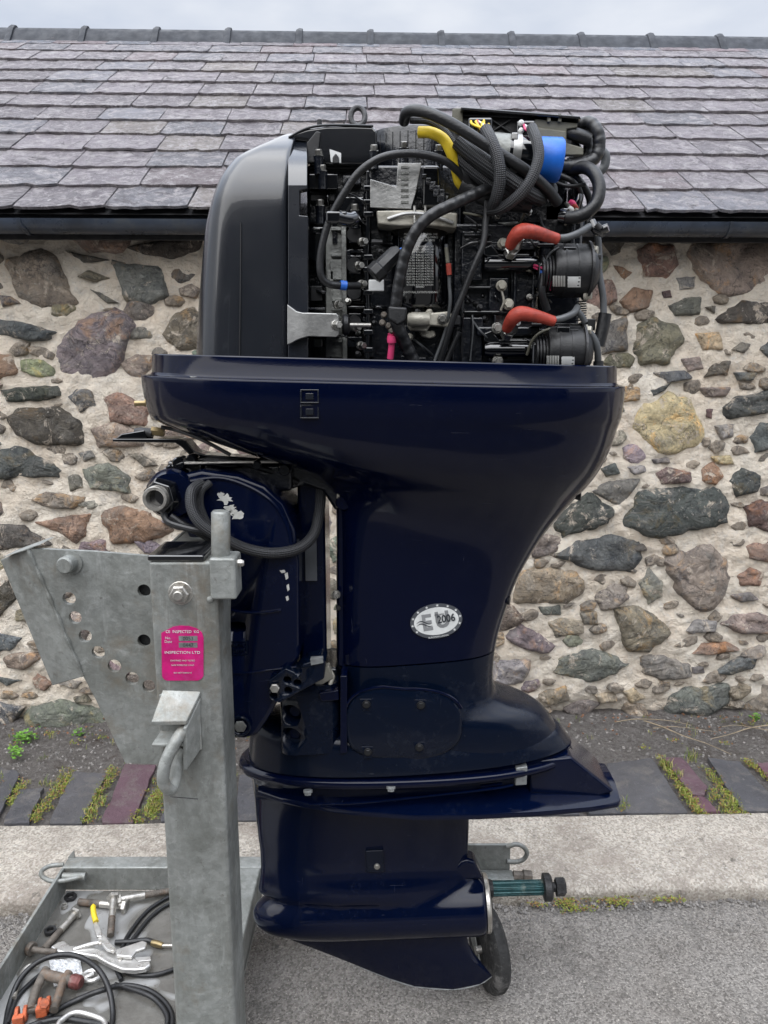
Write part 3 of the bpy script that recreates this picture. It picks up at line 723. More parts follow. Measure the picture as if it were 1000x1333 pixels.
# gutter
gz = 1.812; gy = 2.645
mb = MB(); ga = [(cos(t), sin(t)) for t in [pi + pi*i/12 for i in range(13)]]
pr = [(gy + .042*c_, gz + .03 + .042*s_) for c_, s_ in ga] + [(gy + .038*c_, gz + .03 + .038*s_) for c_, s_ in reversed(ga)]
mb.rings([[(x, a, b) for a, b in pr] for x in (-6.1, -3, 0, 3, 6.1)])
gut = mb.build('gutter', 'gutter', house, G, sharp=60)
for px in (32, 478, 945):
    x = PG(px, 295, gy).x; mb = MB(); pr2 = [(gy + .046*c_, gz + .03 + .046*s_) for c_, s_ in ga] + [(gy + .041*c_, gz + .03 + .041*s_) for c_, s_ in reversed(ga)]
    mb.rings([[(x-.006 + (.014 if b < gz else 0)*(px == 32), a, b) for a, b in pr2], [(x+.006 + (.014 if b < gz else 0)*(px == 32), a, b) for a, b in pr2]]); mb.build('gutter_bracket', 'gutter', gut, G)

# ------------------------------------------------------------------ across the road, behind the camera (it mirrors in the paintwork)
opp = empty('terrace_house', (0, -7, 0), 'rendered house across the road with sash windows and a slate roof', 'house', rot=G)
mb = MB().box((-9, -9, 0), (9, -7, 3.7)); mb.build('wall', 'wall_far', opp, G)
mb = MB().prism([(-9.2,-6.8,3.7),(-9.2,-9.2,3.7),(-9.2,-8,4.9)], (18.4,0,0)); mb.build('roof', 'ridge', opp, G)
for x in (-7, -3.5, 3.5, 7):
    mb = MB().box((x-.5,-7.02,1.0),(x+.5,-6.95,2.3)); fr_ = mb.build('window', 'white_label', opp, G)
    MB().box((x-.43,-6.949,1.07),(x+.43,-6.945,1.62)).build('pane', 'glass', opp, G); MB().box((x-.43,-6.949,1.68),(x+.43,-6.945,2.23)).build('pane', 'glass', opp, G)
MB().box((-.5,-7.02,.02),(.5,-6.95,2.1)).build('door', 'door_paint', opp, G)
# ================================================================== OUTBOARD MOTOR
Y0 = 1.45
eng = empty('outboard_motor', (P(500, 1180, Y0).x, Y0, .06), 'large navy blue outboard boat motor with top cover off, hung on the steel stand', 'outboard motor')
def prism_px(pts, Yf, Yb): return MB().prism([P(x, y, Yf) for x, y in pts], (0, Yb-Yf, 0))
def box_px(x0, y0, x1, y1, Yf, Yb, mb=None):
    a = P(x0, y1, Yf); b = P(x1, y0, Yf); mb = mb or MB(); return mb.box((a.x, Yf, a.z), (b.x, Yb, b.z))
def tube_px(pts, r, n=10, sub=6):      # pts (x, y, Y); r in photo pixels
    q = [P(*p) for p in pts]; rr = r*S(sum(p[2] for p in pts)/len(pts))
    return MB().tube(q, rr, n, sub)
def superring(cx, rx, y, hw, nL, nR, zl, zr, xl, xr, n=64):
    out_ = []
    for i in range(n):
        t = 2*pi*i/n; c_, s_ = cos(t), sin(t); e = nR if c_ > 0 else nL
        X = cx + rx*math.copysign(abs(c_)**(2/e), c_); Yv = y + hw*math.copysign(abs(s_)**(2/e), s_)
        u = (X-(cx-rx))/(2*rx); out_.append(Vector((X, Yv, zl + (zr-zl)*u)))
    return out_
def slices(sl, Yc=Y0, n=64, cap=True, k=.75):
    rs = []
    for s_ in sl:
        yl, yr, xl, xr, hw = s_[:5]; nL = s_[5] if len(s_) > 5 else 3; nR = s_[6] if len(s_) > 6 else nL
        zl = P(xl, yl, Yc-hw*k).z; zr = P(xr, yr, Yc-hw*k).z
        a = P(xl, yl, Yc); b = P(xr, yr, Yc); cx = (a.x+b.x)/2; rx = (b.x-a.x)/2
        for it in range(8):
            ring = superring(cx, rx, Yc, hw, nL, nR, zl, zr, xl, xr, n); px = [proj(p)[0] for p in ring]
            mn, mxx = min(px), max(px); rx *= (xr-xl)/(mxx-mn); cx += ((xl+xr)-(mn+mxx))/2*S(Yc)
        rs.append(superring(cx, rx, Yc, hw, nL, nR, zl, zr, xl, xr, n))
    return rs
def dense(sl, m=4):                    # smooth interpolation between slices
    o_ = []; L_ = [tuple(s)+((3,) if len(s) < 6 else ()) for s in sl]; L_ = [s + ((s[5],) if len(s) < 7 else ()) for s in L_]
    for i in range(len(L_)-1):
        a = L_[max(i-1, 0)]; b = L_[i]; c = L_[i+1]; d = L_[min(i+2, len(L_)-1)]
        for k in range(m):
            t = k/m; o_.append(tuple(.5*((2*b[j]) + (c[j]-a[j])*t + (2*a[j]-5*b[j]+4*c[j]-d[j])*t*t + (3*b[j]-a[j]-3*c[j]+d[j])*t**3) for j in range(7)))
    o_.append(L_[-1]); return o_

# lower cowl pan and leg cover, one skin
body = [(489,505,185,813,.232,3.2),(492,508,183.5,814,.235,3.2),(515,530,187,812,.234,3.2),(532,548,191,809,.230,3.1),(548,562,198,804,.224,3),(560,585,222,797,.217,2.9),
        (575,606,262,788,.207,2.8),(590,626,305,777,.193,2.7),(605,643,352,764,.175,2.6),(620,660,395,747,.155,2.6),(640,678,424,730,.136,2.7),(662,700,436,711,.120,2.8),
        (695,728,438,692,.108,3),(735,760,438,674,.101,3.2),(780,800,438,659,.097,3.3),(825,828,438,650,.095,3.3),(866,850,438,645,.093,3.3)]
mb = MB(); mb.rings(slices(dense(body)), True)
pan = mb.build('lower_cowl', 'navy', eng, sharp=50)
rim_ = [(489.5,505.5,188,811,.230,3.2),(488,504,196,805,.224,3.2),(485,501,198,803,.222,3.2),(461,479,198,803,.2195,3.2),(459.5,477.5,199.5,801.5,.218,3.2),(459.5,477.5,204,797,.209,3.2),(462,480,206,795,.207,3.2),(482,499,206,795,.205,3.2)]
mb = MB(); mb.rings(slices(rim_, k=.95), True); rim = mb.build('cowl_rim', 'navy', eng, sharp=30, bevel=0)
# moulded pair of square marks
def frame_mb(x0, y0, x1, y1, Yf, w_, d_=.004):
    m_ = MB(); 
    for a in ((x0, y0, x1, y0+w_), (x0, y1-w_, x1, y1), (x0, y0+w_, x0+w_, y1-w_), (x1-w_, y0+w_, x1, y1-w_)): box_px(*a, Yf, Yf+d_, m_)
    return m_
def surfY(x, y, lo=1.0, hi=1.45):      # distance of the built paint surface behind a photo pixel
    r = ray(x, y); dg = bpy.context.evaluated_depsgraph_get(); hit = sc.ray_cast(dg, Vector((0, 0, H)) + r*.9, r.normalized())
    return hit[1].y if hit[0] else hi
bpy.context.view_layer.update()
for yy in (507, 527):
    Yp = surfY(403, yy+8) - .002
    m_ = frame_mb(391, yy, 415, yy+18, Yp, 1.6); box_px(398, yy+5, 408, yy+13, Yp, Yp+.004, m_); m_.build('moulded_mark', 'cowl_grey', pan, bevel=.0006)
# chips of missing paint on the lower cowl ledge
for x0, x1, yy in ((247, 262, 491), (262, 276, 492)):
    Yp = surfY(x0, yy) - .0008; MB().prism([P(x0, yy-1, Yp), P(x1, yy-.3, Yp), P(x1-2, yy+1.2, Yp), P(x0+3, yy+.8, Yp)], (0, .002, 0)).build('paint_chip', 'paint_worn', pan)
# holes in the rear edge
for x, y in ((751, 648), (659, 783)):
    c_ = P(x, y, Y0-.05); MB().lathe(c_ + Vector((.006,-.006,.004)), c_ - Vector((.012,0,-.004)), [(0,.0001),(0,.009),(.4,.007),(1,.004)], 14).build('fastener_hole', 'black_plastic', pan)
# recessed flank in front of the leg: narrow rib in the same navy and little edge bolts
front = prism_px([(439,648),(447,650),(452,870),(440,868)], Y0-.065, Y0+.06); front.build('leg_front_rib', 'navy', eng, bevel=.004)
def hexbolt(x, y, Yf, rpx, mat='bolt_metal', parent=eng, depth=.010, axis=Vector((0,-1,0)), washer=True, name='bolt', flat=True):
    r = rpx*S(Yf, y); c_ = P(x, y, Yf); a = axis.normalized(); b = a.orthogonal().normalized(); d = a.cross(b); m_ = MB()
    if washer: m_.lathe(c_ - a*.004, c_ + a*.0015, [(0, r*1.35), (.8, r*1.35), (1, r*1.25)], 20)
    ring = lambda h, q: [c_ + a*h + (b*cos(pi/3*i+.3) + d*sin(pi/3*i+.3))*r*q for i in range(6)]
    m_.rings([ring(.0012, 1.08), ring(depth*.8, 1.08), ring(depth, .92)])
    if not flat: m_.lathe(c_ + a*depth*.9, c_ + a*(depth+.006), [(0, r*.55), (.8, r*.55), (1, r*.45)], 14)
    return m_.build(name, mat, parent, sharp=25, bevel=.0004)
hexbolt(438, 774, Y0-.085, 4, 'bolt_metal'); hexbolt(441, 790, Y0-.06, 3, 'dark_steel')
# oval sticker EU 2006
sx_, sy_, tl = 568, 808, radians(9)
Ys = surfY(sx_, sy_); Yl = surfY(sx_-28, sy_); Yr = surfY(sx_+28, sy_); q_ = S(Ys, sy_)
sa = Vector((56*q_, Yr-Yl, 0)).normalized(); sa = (sa + Vector((0,0,math.tan(tl)))).normalized(); sb = Vector((0,0,1)); sb = (sb - sa*sb.dot(sa)).normalized()
sn = sa.cross(sb); sn = sn if sn.y < 0 else -sn; sc0 = P(sx_, sy_, Ys) + sn*.0022
ell = lambda rx, ry, h, n=48: [sc0 + sa*(rx*q_*cos(2*pi*i/n)) + sb*(ry*q_*sin(2*pi*i/n)) + sn*h for i in range(n)]
stk = MB().prism(ell(34, 23.5, .0), -sn*.002).build('sticker', 'label_grey', eng)
MB().prism(ell(29.3, 18.6, .0006), -sn*.0007).build('sticker_field', 'white_label', stk)
m_ = MB()
for i in range(14):
    t = 2*pi*(i+.2)/14
    if -2.35 < (t if t < pi else t-2*pi) < -.9: continue
    c_ = sc0 + sa*(31.6*q_*cos(t)) + sb*(21.1*q_*sin(t)) + sn*.0004
    m_.prism([c_ + (sa*cos(pi/2+j*pi/5) + sb*sin(pi/2+j*pi/5))*(2.0 if j % 2 == 0 else .9)*q_ for j in range(10)], -sn*.0003)
m_.build('stars', 'white_label', stk)
text_mesh('lettering', 'E', 30*q_, 'label_mid', stk, sc0 - sa*12.5*q_ + sn*.0009 - sb*1*q_, sa, sb, .0001, .9, bold=.035)
text_mesh('lettering', 'U', 30*q_, 'label_mid', stk, sc0 + sa*8*q_ + sn*.0009, sa, sb, .0001, .9, bold=.035)
text_mesh('lettering', '2006', 14.5*q_, 'label_dark', stk, sc0 + sa*13*q_ + sb*1.5*q_ + sn*.0017, sa, sb, .0002, .82, bold=.02)
text_mesh('lettering', 'EUROPEAN UNION', 3.1*q_, 'white_label', stk, sc0 - sb*21.2*q_ + sn*.0005, sa, sb, .0001, 1.0)
text_mesh('lettering', 'EMISSION', 3.0*q_, 'label_dark', stk, sc0 + sa*5*q_ + sb*8.3*q_ + sn*.0013, sa, sb, .0001, 1.0)
m_ = MB()
for off in (0, -3.4):
    up_, dn_ = [], []
    for i in range(15):
        u = i/14; yy = 2.6*sin(u*2*pi*.85+.1) + 1.2 + off; th_ = .75*sin(pi*u)+.08; c_ = sc0 + sa*((-26+20*u)*q_) + sb*(yy-.8)*q_ + sn*.0013
        up_.append(c_ + sb*th_*q_); dn_.append(c_ - sb*th_*q_)
    m_.prism(up_ + dn_[::-1], -sn*.0002)
m_.build('wave_mark', 'label_dark', stk)

# exhaust housing below the seam
hs = [(868,852,438.5,644.5,.0925,3.3),(885,876,439,642,.092,3.3),(905,900,440,642,.094,3.2),(918,914,440,646,.098,3),(930,924,438,662,.102,2.8),(944,934,430,690,.106,2.6),(960,948,420,712,.108,2.4),(985,972,400,728,.108,2.3)]
mb = MB(); mb.rings(slices(dense(hs)), True); ex = mb.build('exhaust_housing', 'navy_matt', eng, sharp=50)
ba = [(948,960,352,716,.092,2.3),(956,963,335,722,.104,2.3),(968,968,327,730,.110,2.3),(986,978,325,737,.113,2.3),(1004,984,324,741,.114,2.3),(1012,986,323,743,.114,2.3)]
mb = MB(); mb.rings(slices(dense(ba, 3)), True); mb.build('base_flange', 'navy_matt', ex, sharp=50)
# front knuckle block with two dark slots
kn = [(893,893,366,446,.098,5),(905,905,364,450,.102,5),(965,962,366,450,.104,5),(985,980,366,450,.106,5)]
mb = MB(); mb.rings(slices(kn, k=1.0), True); mk = mb.build('mount_housing', 'navy_matt', eng, sharp=40)
for y in (927, 956):
    c_ = P(381, y, Y0-.09); cut(mk, MB().lathe(c_ + Vector((-.01, -.04, 0)), c_ + Vector((.01, .035, 0)), [(0,.0195),(1,.0195)], 26))
    MB().lathe(c_ + Vector((.004, .004, 0)), c_ + Vector((.01, .03, 0)), [(0,.010),(.1,.0125),(1,.0125)], 20).build('recessed_bolt', 'navy_bracket', mk)
prism_px([(414,902),(441,898),(442,912),(418,914)], Y0-.108, Y0-.09).build('locating_pad', 'navy', mk, bevel=.003)
prism_px([(443,880),(452,880),(452,980),(443,982)], Y0-.112, Y0-.06).build('mount_edge', 'navy', mk, bevel=.002)
# oval side cover with four screws
pts = []
for i in range(40):
    t = 2*pi*i/40; c_, s_ = cos(t), sin(t); X = 526 + 76*math.copysign(abs(c_)**(2/(3.6 if c_ < 0 else 2.3)), c_); Yy = 941 - 46*math.copysign(abs(s_)**(2/2.8), s_) + (4 if c_ > 0 else 0) + (526-X)*.03
    pts.append((X, Yy))
Yc_ = surfY(526, 941) - .010
def plate_px(pts, Yf, th_, taper=.93):
    n_ = len(pts); cx = sum(p[0] for p in pts)/n_; cy = sum(p[1] for p in pts)/n_
    return MB().rings([[P(cx+(x-cx)*f, cy+(y-cy)*f, Yf+d) for x, y in pts] for f, d in ((1.0, th_), (1.0, .004), (.975, .0008), (taper, 0), (.5, -.003), (.02, -.004))])
cov = plate_px(pts, Yc_, .05).build('side_cover', 'navy_matt', ex, sharp=50)
m_ = MB().tube([P(x, y, Yc_+.004) for x, y in [(526+(p[0]-526)*1.03, 941+(p[1]-941)*1.05) for p in pts[2:22]]], .0028, 8, 2, False); m_.build('cover_lip', 'navy', ex)
for x, y in ((476, 917), (547, 918), (545, 973), (478, 979)):
    Yp = Yc_ - .003
    MB().prism([P(x-8, y-7, Yp), P(x+8, y-7, Yp), P(x+6, y+8, Yp), P(x-3, y+9, Yp)], (0,.004,0)).build('screw_boss', 'navy_matt', cov, bevel=.001)
    hexbolt(x+1, y, Yp-.002, 4, 'black_plastic', cov, .004)
# lower unit: skirt between flange and fin
sk = [(1006,988,318,744,.105,2.2),(1020,998,322,742,.098,2.2),(1034,1012,328,738,.085,2.2),(1046,1020,330,735,.075,2.2)]
mb = MB(); mb.rings(slices(dense(sk, 3)), True); gc = mb.build('gearcase', 'navy_lower', eng, sharp=50)
fl = [(998,982,313,744,.1165,2.3),(1000,984,311,746,.119,2.3),(1005,988,311,746,.119,2.3),(1008,990,313,744,.1165,2.3)]
mb = MB(); mb.rings(slices(fl, k=.35), True); mb.build('cavitation_lip', 'navy', gc, sharp=60)
st = [(1040,1030,328,620,.060,1.9,1.8),(1056,1060,330,614,.050,1.9,1.8),(1090,1090,333,613,.042,1.9,1.8),(1120,1115,337,612,.040,1.9,1.8),(1136,1130,338,612,.042,1.9,1.8),(1148,1142,338,614,.047,1.9,1.8),(1162,1154,336,620,.054,1.9,1.8),(1180,1170,334,626,.057,1.9,1.8)]
strut_rings = slices(dense(st, 4))
# anti-ventilation fin
near = [(336,1034,.041),(365,1043,.066),(400,1050,.085),(460,1059,.109),(540,1066,.124),(620,1065.5,.122),(700,1061,.112),(770,1053,.096),(804,1047,.081),(808,1043,.074)]
top = []; 
for x, y, d in near: top.append(Vector((P(x, y-5, Y0-d).x, Y0-d, .560)))
mirror = [Vector((p.x, 2*Y0-p.y, p.z)) for p in top[::-1]]
edge = top + [Vector((P(793,1012,Y0).x, Y0, top[-1].z+.001))] + mirror
m_ = MB(); cen_ = [Vector((p.x*.97+.01, Y0+(p.y-Y0)*.5, p.z+.010)) for p in edge]; n_ = len(edge)
m_.rings([[Vector((p.x, p.y, p.z-.010)) for p in edge], [Vector((p.x, p.y, p.z-.007)) + Vector((0, math.copysign(.001, p.y-Y0), 0)) for p in edge], edge, [Vector((p.x, Y0+(p.y-Y0)*.97, p.z+.0015)) for p in edge], [Vector((p.x, Y0+(p.y-Y0)*.5, p.z+.016)) for p in edge], [Vector((p.x, Y0+(p.y-Y0)*.02, p.z+.018)) for p in edge]])
fin = m_.build('ventilation_plate', 'navy_lower', gc, sharp=50)
# raised rear wedge between flange and fin, the sloping tail
m_ = MB(); z1 = P(744,986,Y0-.09).z
for s_ in (-1, 1): pass
tail = [(690,991),(744,985.5),(801,1031),(780,1038),(690,1034)]
prism_px(tail, Y0-.070, Y0+.070).build('fin_tail', 'navy_lower', gc, bevel=.006)
prism_px([(672,1000),(687,998),(686,1022),(671,1023)], Y0-.094, Y0-.07).build('anode', 'anode', gc, bevel=.002)
m_ = MB()
for k_ in range(6): m_.add(prism_px([(622+k_, 1007+k_*4.0), (654, 1004+k_*4.0), (654, 1005.6+k_*4.0), (622+k_, 1008.6+k_*4.0)], Y0-.0965, Y0-.08).v, [(0,1,2,3),(7,6,5,4),(0,1,5,4),(1,2,6,5),(2,3,7,6),(3,0,4,7)])
m_.build('water_inlet_grille', 'navy_lower', gc)
m_ = MB().tube([P(402,1047,Y0-.10), P(470,1045,Y0-.108), P(560,1036,Y0-.106), P(640,1027,Y0-.104), P(668,1022,Y0-.10)], .0022, 8); m_.build('casting_ridge', 'navy_lower', gc)
hexbolt(401, 1031, Y0-.112, 4.5, 'anode', gc, .006, Vector((0,-.3,-1))); hexbolt(509, 1026, Y0-.118, 4.5, 'anode', gc, .006, Vector((0,-.3,-1)))
# torpedo
p0 = P(328, 1189, Y0); p1 = P(632, 1175, Y0); p1.y = p0.y
mb = MB().lathe(p0, p1, [(0,.001),(.008,.014),(.03,.028),(.07,.040),(.13,.049),(.22,.0565),(.35,.0605),(.6,.0625),(.93,.0630),(1,.0630)], 64); mb.rings(strut_rings, True)
tor = mb.build('gear_housing', 'navy_lower', gc, sharp=179)
rm = tor.modifiers.new('blend', 'REMESH'); rm.mode = 'VOXEL'; rm.voxel_size = .0034; rm.use_smooth_shade = True
sm_ = tor.modifiers.new('soften', 'SMOOTH'); sm_.factor = .5; sm_.iterations = 75
bpy.context.view_layer.update(); me = bpy.data.meshes.new_from_object(tor.evaluated_get(bpy.context.evaluated_depsgraph_get())); tor.modifiers.clear(); tor.data = me; me.materials.clear(); me.materials.append(MATS['navy_lower'])
for p_ in me.polygons: p_.use_smooth = True; p_.material_index = 0
ax = (p1-p0).normalized()
MB().lathe(p1 - ax*.002, p1 + ax*.007, [(0,.0585),(.7,.0585),(1,.056)], 40).build('bearing_carrier', 'zinc_steel', tor)
MB().lathe(p1 + ax*.005, p1 + ax*.012, [(0,.053),(1,.034)], 40).build('carrier_face', 'black_plastic', tor)
# fairing on top of the torpedo
m_ = MB().prism([P(574,1148,Y0-.02), P(600,1122,Y0-.02), P(607,1118,Y0-.02), P(619,1122,Y0-.02), P(630,1146,Y0-.02)], (0,.04,0)); m_.build('rear_fairing', 'navy_lower', gc, bevel=.008, seg=4)
# skeg
mid = [(344,1205),(380,1224),(430,1243),(470,1259),(505,1273),(540,1284),(590,1288),(625,1281),(640,1271),(632,1262),(620,1247),(610,1230),(605,1205)]
m_ = MB(); cx, cy = 520, 1222
f_ = [P(x, y, Y0-.0022) for x, y in mid]; g_ = [P(cx+(x-cx)*.86, cy+(y-cy)*.72, Y0-.012) for x, y in mid]
m_.rings([[Vector((p.x, 2*Y0-p.y, p.z)) for p in g_], [Vector((p.x, 2*Y0-p.y, p.z)) for p in f_], f_, g_]); m_.build('skeg', 'navy_lower', gc, sharp=60)
# worn bare edge of the skeg
m_ = MB().tube([P(x, y, Y0-.0005) for x, y in mid[3:9]], .0013, 6, 4); m_.build('skeg_worn_edge', 'anode', gc)
# drain screw square
prism_px([(476,1108),(499,1107),(500,1135),(477,1136)], Y0-.0475, Y0-.03).build('drain_boss', 'navy_matt', gc, bevel=.002); hexbolt(491,1128,Y0-.049,3,'bolt_metal',gc,.002)
# propeller shaft
c0 = P(634, 1158, Y0); c1 = P(708, 1155, Y0); c0.z = P(634,1157,Y0).z
d_ = (c1-c0).normalized(); n_ = 64
def spl(t, r): 
    a = d_.orthogonal().normalized(); b = d_.cross(a); return [c0 + d_*t + (a*cos(2*pi*i/n_) + b*sin(2*pi*i/n_))*(r*(1 if i % 4 < 2 else .90)) for i in range(n_)]
ln_ = (c1-c0).length
MB().lathe(c0 - d_*.01, c0 + d_*.012, [(0,.019),(.8,.0185),(1,.0165)], 30).build('shaft_seal', 'dark_steel', tor)
MB().rings([spl(.006,.0155), spl(ln_*.97,.0155), spl(ln_,.014)]).build('propeller_shaft', 'teal_shaft', eng, sharp=40)
MB().lathe(c1 - d_*.002, c1 + d_*.016, [(0,.018),(.1,.028),(.8,.028),(1,.024)], 24).build('thrust_washer', 'dark_steel', eng, sharp=40)
MB().lathe(c1 + d_*.012, c1 + d_*.030, [(0,.010),(1,.010)], 16).build('shaft_end', 'dark_steel', eng)
a = d_.orthogonal().normalized(); b = d_.cross(a)
MB().rings([[c1 + d_*(.024+h) + (a*cos(pi/3*i+.4) + b*sin(pi/3*i+.4))*r for i in range(6)] for h, r in ((0,.016),(.001,.019),(.018,.019),(.021,.016))]).build('shaft_nut', 'dark_steel', eng, sharp=30)

# ------------------------------------------------------------------ clamp and swivel bracket
Yb_ = 1.31
out_l = [(222,622),(262,612),(310,618),(345,632),(370,655),(384,690),(389,735),(390,858),(376,876),(366,905),(352,932),(335,958),(318,963),(292,962),(286,900),(284,780),(262,730),(240,690),(212,680),(197,660),(198,636)]
cl = prism_px(out_l, Yb_, Yb_+.26).build('clamp_bracket', 'navy_bracket', eng, bevel=.010, seg=4, ang=30)
for x, y, r in ((293,650,9.5),(300,662,7.5),(308,671,8.5),(288,644,5),(303,667,6)):
    m_ = MB(); pts = [(x + r*q*cos(2*pi*i/19), y + r*.72*q*sin(2*pi*i/19)) for i in range(19) for q in [rnd.uniform(.5,1.25)]]; m_.prism([P(a_, b_, Yb_-.0006) for a_, b_ in pts], (0,.0004,0)); m_.build('bare_patch', 'paint_worn', cl)
for x, y, w_, h_ in ((373,750,2.5,5),(375,765,2,5),(374,779,2.2,3.5),(368,744,4,2.2)):
    MB().prism([P(x-w_, y-h_*.6, Yb_-.0006), P(x+w_*.6, y-h_, Yb_-.0006), P(x+w_, y+h_*.5, Yb_-.0006), P(x-w_*.3, y+h_, Yb_-.0006)], (0,.0004,0)).build('bare_patch', 'paint_worn', cl)
# raised panel edge and lower knuckle rim
m_ = MB().tube([P(x, y, Yb_-.001) for x, y in ((240,628),(285,622),(325,634),(356,655),(374,684),(382,722))], .0035, 8); m_.build('casting_lip', 'navy_bracket', cl)
m_ = MB().tube([P(x, y, Yb_) for x, y in ((290,793),(320,797),(345,797),(366,794))], .003, 8); m_.build('casting_ridge', 'navy_bracket', cl)
m_ = MB().tube([P(x, y, Yb_) for x, y in ((290,876),(320,876),(350,872),(386,868))], .0025, 8); m_.build('casting_ridge', 'navy_bracket', cl)
m_ = MB(); pts = [(306 + 14*math.copysign(abs(cos(t))**.6, cos(t)), 822 + 9*math.copysign(abs(sin(t))**.8, sin(t))) for t in [2*pi*i/24 for i in range(24)]]
cut(cl, MB().prism([P(306+(x-306)*.85, 822+(y-822)*.85, Yb_-.02) for x, y in pts], (0,.4,0)))
frame_mb(294, 835, 322, 853, Yb_-.001, 1, .003).build('moulded_frame', 'navy_matt', cl)
text_mesh('lettering', '702198', 7*S(Yb_), 'navy_matt', cl, P(308, 847.5, Yb_-.001), extrude=.0012)
text_mesh('lettering', 'NYLON', 6*S(Yb_), 'navy_matt', cl, P(308, 840, Yb_-.001), extrude=.0012)
# tilt tube
c_ = P(209, 645, Yb_-.015); q_ = S(Yb_)
tt = MB().lathe(c_ + Vector((.012,.03,0)), c_ + Vector((.018,.0,0)), [(0,33*q_),(.6,33*q_),(1,29*q_)], 32).build('tilt_boss', 'navy_bracket', cl)
m_ = MB(); a_, b_ = Vector((1,0,0)), Vector((0,0,1))
def tring(y, r, cx=0): return [c_ + Vector((cx, y, 0)) + (a_*cos(2*pi*i/32) + b_*sin(2*pi*i/32))*r for i in range(32)]
m_.rings([tring(.05, 21*q_, .006), tring(.0, 21*q_, .004), tring(-.004, 19*q_, .003), tring(-.005, 16.5*q_, .002), tring(-.032, 16*q_), tring(-.034, 15*q_), tring(-.034, 11.5*q_), tring(-.005, 11*q_, .002), tring(.03, 11*q_, .004)])
m_.build('tilt_tube', 'zinc_steel', tt, sharp=40)
MB().lathe(c_ + Vector((.006,.002,0)), c_ + Vector((.002,-.020,0)), [(0,25*q_),(.5,25*q_),(1,21*q_)], 6).build('tilt_nut', 'black_gloss', tt, sharp=20, bevel=.002)
MB().lathe(c_ + Vector((0,.0,0)), c_ + Vector((0,-.005,0)), [(0,10.8*q_),(1,10.8*q_)], 20).build('tube_bore', 'black_rubber', tt)
# top linkages and steering gear above bracket
tube_px([(215,612,1.33),(250,601,1.33),(300,607,1.35),(350,598,1.38),(395,605,1.4)], 3.2).build('control_cable', 'black_gloss', cl)
tube_px([(208,622,1.33),(240,606,1.34),(290,599,1.34),(345,611,1.36),(388,628,1.38)], 4.2).build('control_cable', 'black_rubber', cl)
tube_px([(240,603,1.32),(290,602,1.33),(365,601,1.34)], 2.0).build('link_rod', 'zinc_steel', cl)
box_px(218, 600, 262, 618, 1.34, 1.5).build('linkage_block', 'black_gloss', cl, bevel=.006)
box_px(262, 604, 380, 640, 1.36, 1.52).build('linkage_block', 'black_block', cl, bevel=.008)
for x, y, r in ((232,604,9),(248,599,7),(222,613,8),(334,606,6),(370,612,8)):
    q = P(x, y, 1.325); MB().lathe(q, q + Vector((0,.03,0)), [(0,r*S(1.33)*.8),(.1,r*S(1.33)),(1,r*S(1.33))], 18).build('pivot', 'black_gloss', cl)
# swivel tube
m_ = MB().lathe(P(407, 880, 1.42), P(407, 612, 1.42), [(0,.022),(.05,.024),(.93,.024),(1,.028)], 28); sw = m_.build('swivel_tube', 'navy_bracket', eng)
box_px(392, 618, 422, 882, 1.395, 1.52).build('swivel_bracket', 'navy_bracket', eng, bevel=.008)
box_px(398, 700, 412, 756, 1.389, 1.392).build('sticker', 'label_grey', sw)
prism_px([(360,600),(440,612),(452,640),(438,668),(420,640),(395,632),(372,640)], 1.38, 1.5).build('upper_mount', 'black_block', eng, bevel=.008)
prism_px([(440,624),(470,628),(452,640),(438,650)], 1.37, 1.40).build('mount_pad', 'beige_metal', eng, bevel=.002)
q = P(447, 655, 1.365); MB().lathe(q, q + Vector((0,.05,0)), [(0,.012),(.2,.015),(1,.015)], 20).build('mount_bolt', 'navy', eng)
# trim rod bracket with holes
tb = prism_px([(350,886),(372,870),(384,876),(395,864),(418,857),(424,862),(422,884),(392,900),(364,916),(350,910)], 1.292, 1.345).build('tilt_arm', 'navy_matt', cl, bevel=.003)
for x, y in ((374,886),(387,890),(375,900),(388,874),(356,907)):
    q = P(x, y, 1.29); cut(tb, MB().cyl(q - Vector((0,.02,0)), q + Vector((0,.035,0)), 5.8*S(1.29), n=20))
hexbolt(358, 895, 1.29, 6, 'zinc_steel', tb, .006, washer=False)
prism_px([(404,858),(420,857),(421,863),(405,866)], 1.288, 1.30).build('stop_pad', 'anode', tb)
hexbolt(313, 945, 1.305, 8, 'cast_metal', cl, .004, washer=False); 
m_ = MB(); q = P(313, 945, 1.303); r_ = 13*S(1.3); m_.tube([q + Vector((r_*cos(t), 0, r_*sin(t))) for t in [2*pi*i/24 for i in range(25)]], .0028, 8, 1, False); m_.build('pivot_ring', 'navy_matt', cl)
# lower pivot and front of the exhaust housing
prism_px([(366,905),(420,870),(440,870),(442,960),(366,960)], 1.40, 1.5).build('lower_mount', 'black_block', eng, bevel=.006)
tube_px([(425,868,1.37),(433,880,1.37),(430,893,1.36),(437,905,1.36)], 3.2).build('ground_strap', 'beige_metal', eng)
prism_px([(405,880),(428,866),(434,884),(412,896)], 1.36, 1.38).build('trim_link', 'beige_metal', eng, bevel=.003)
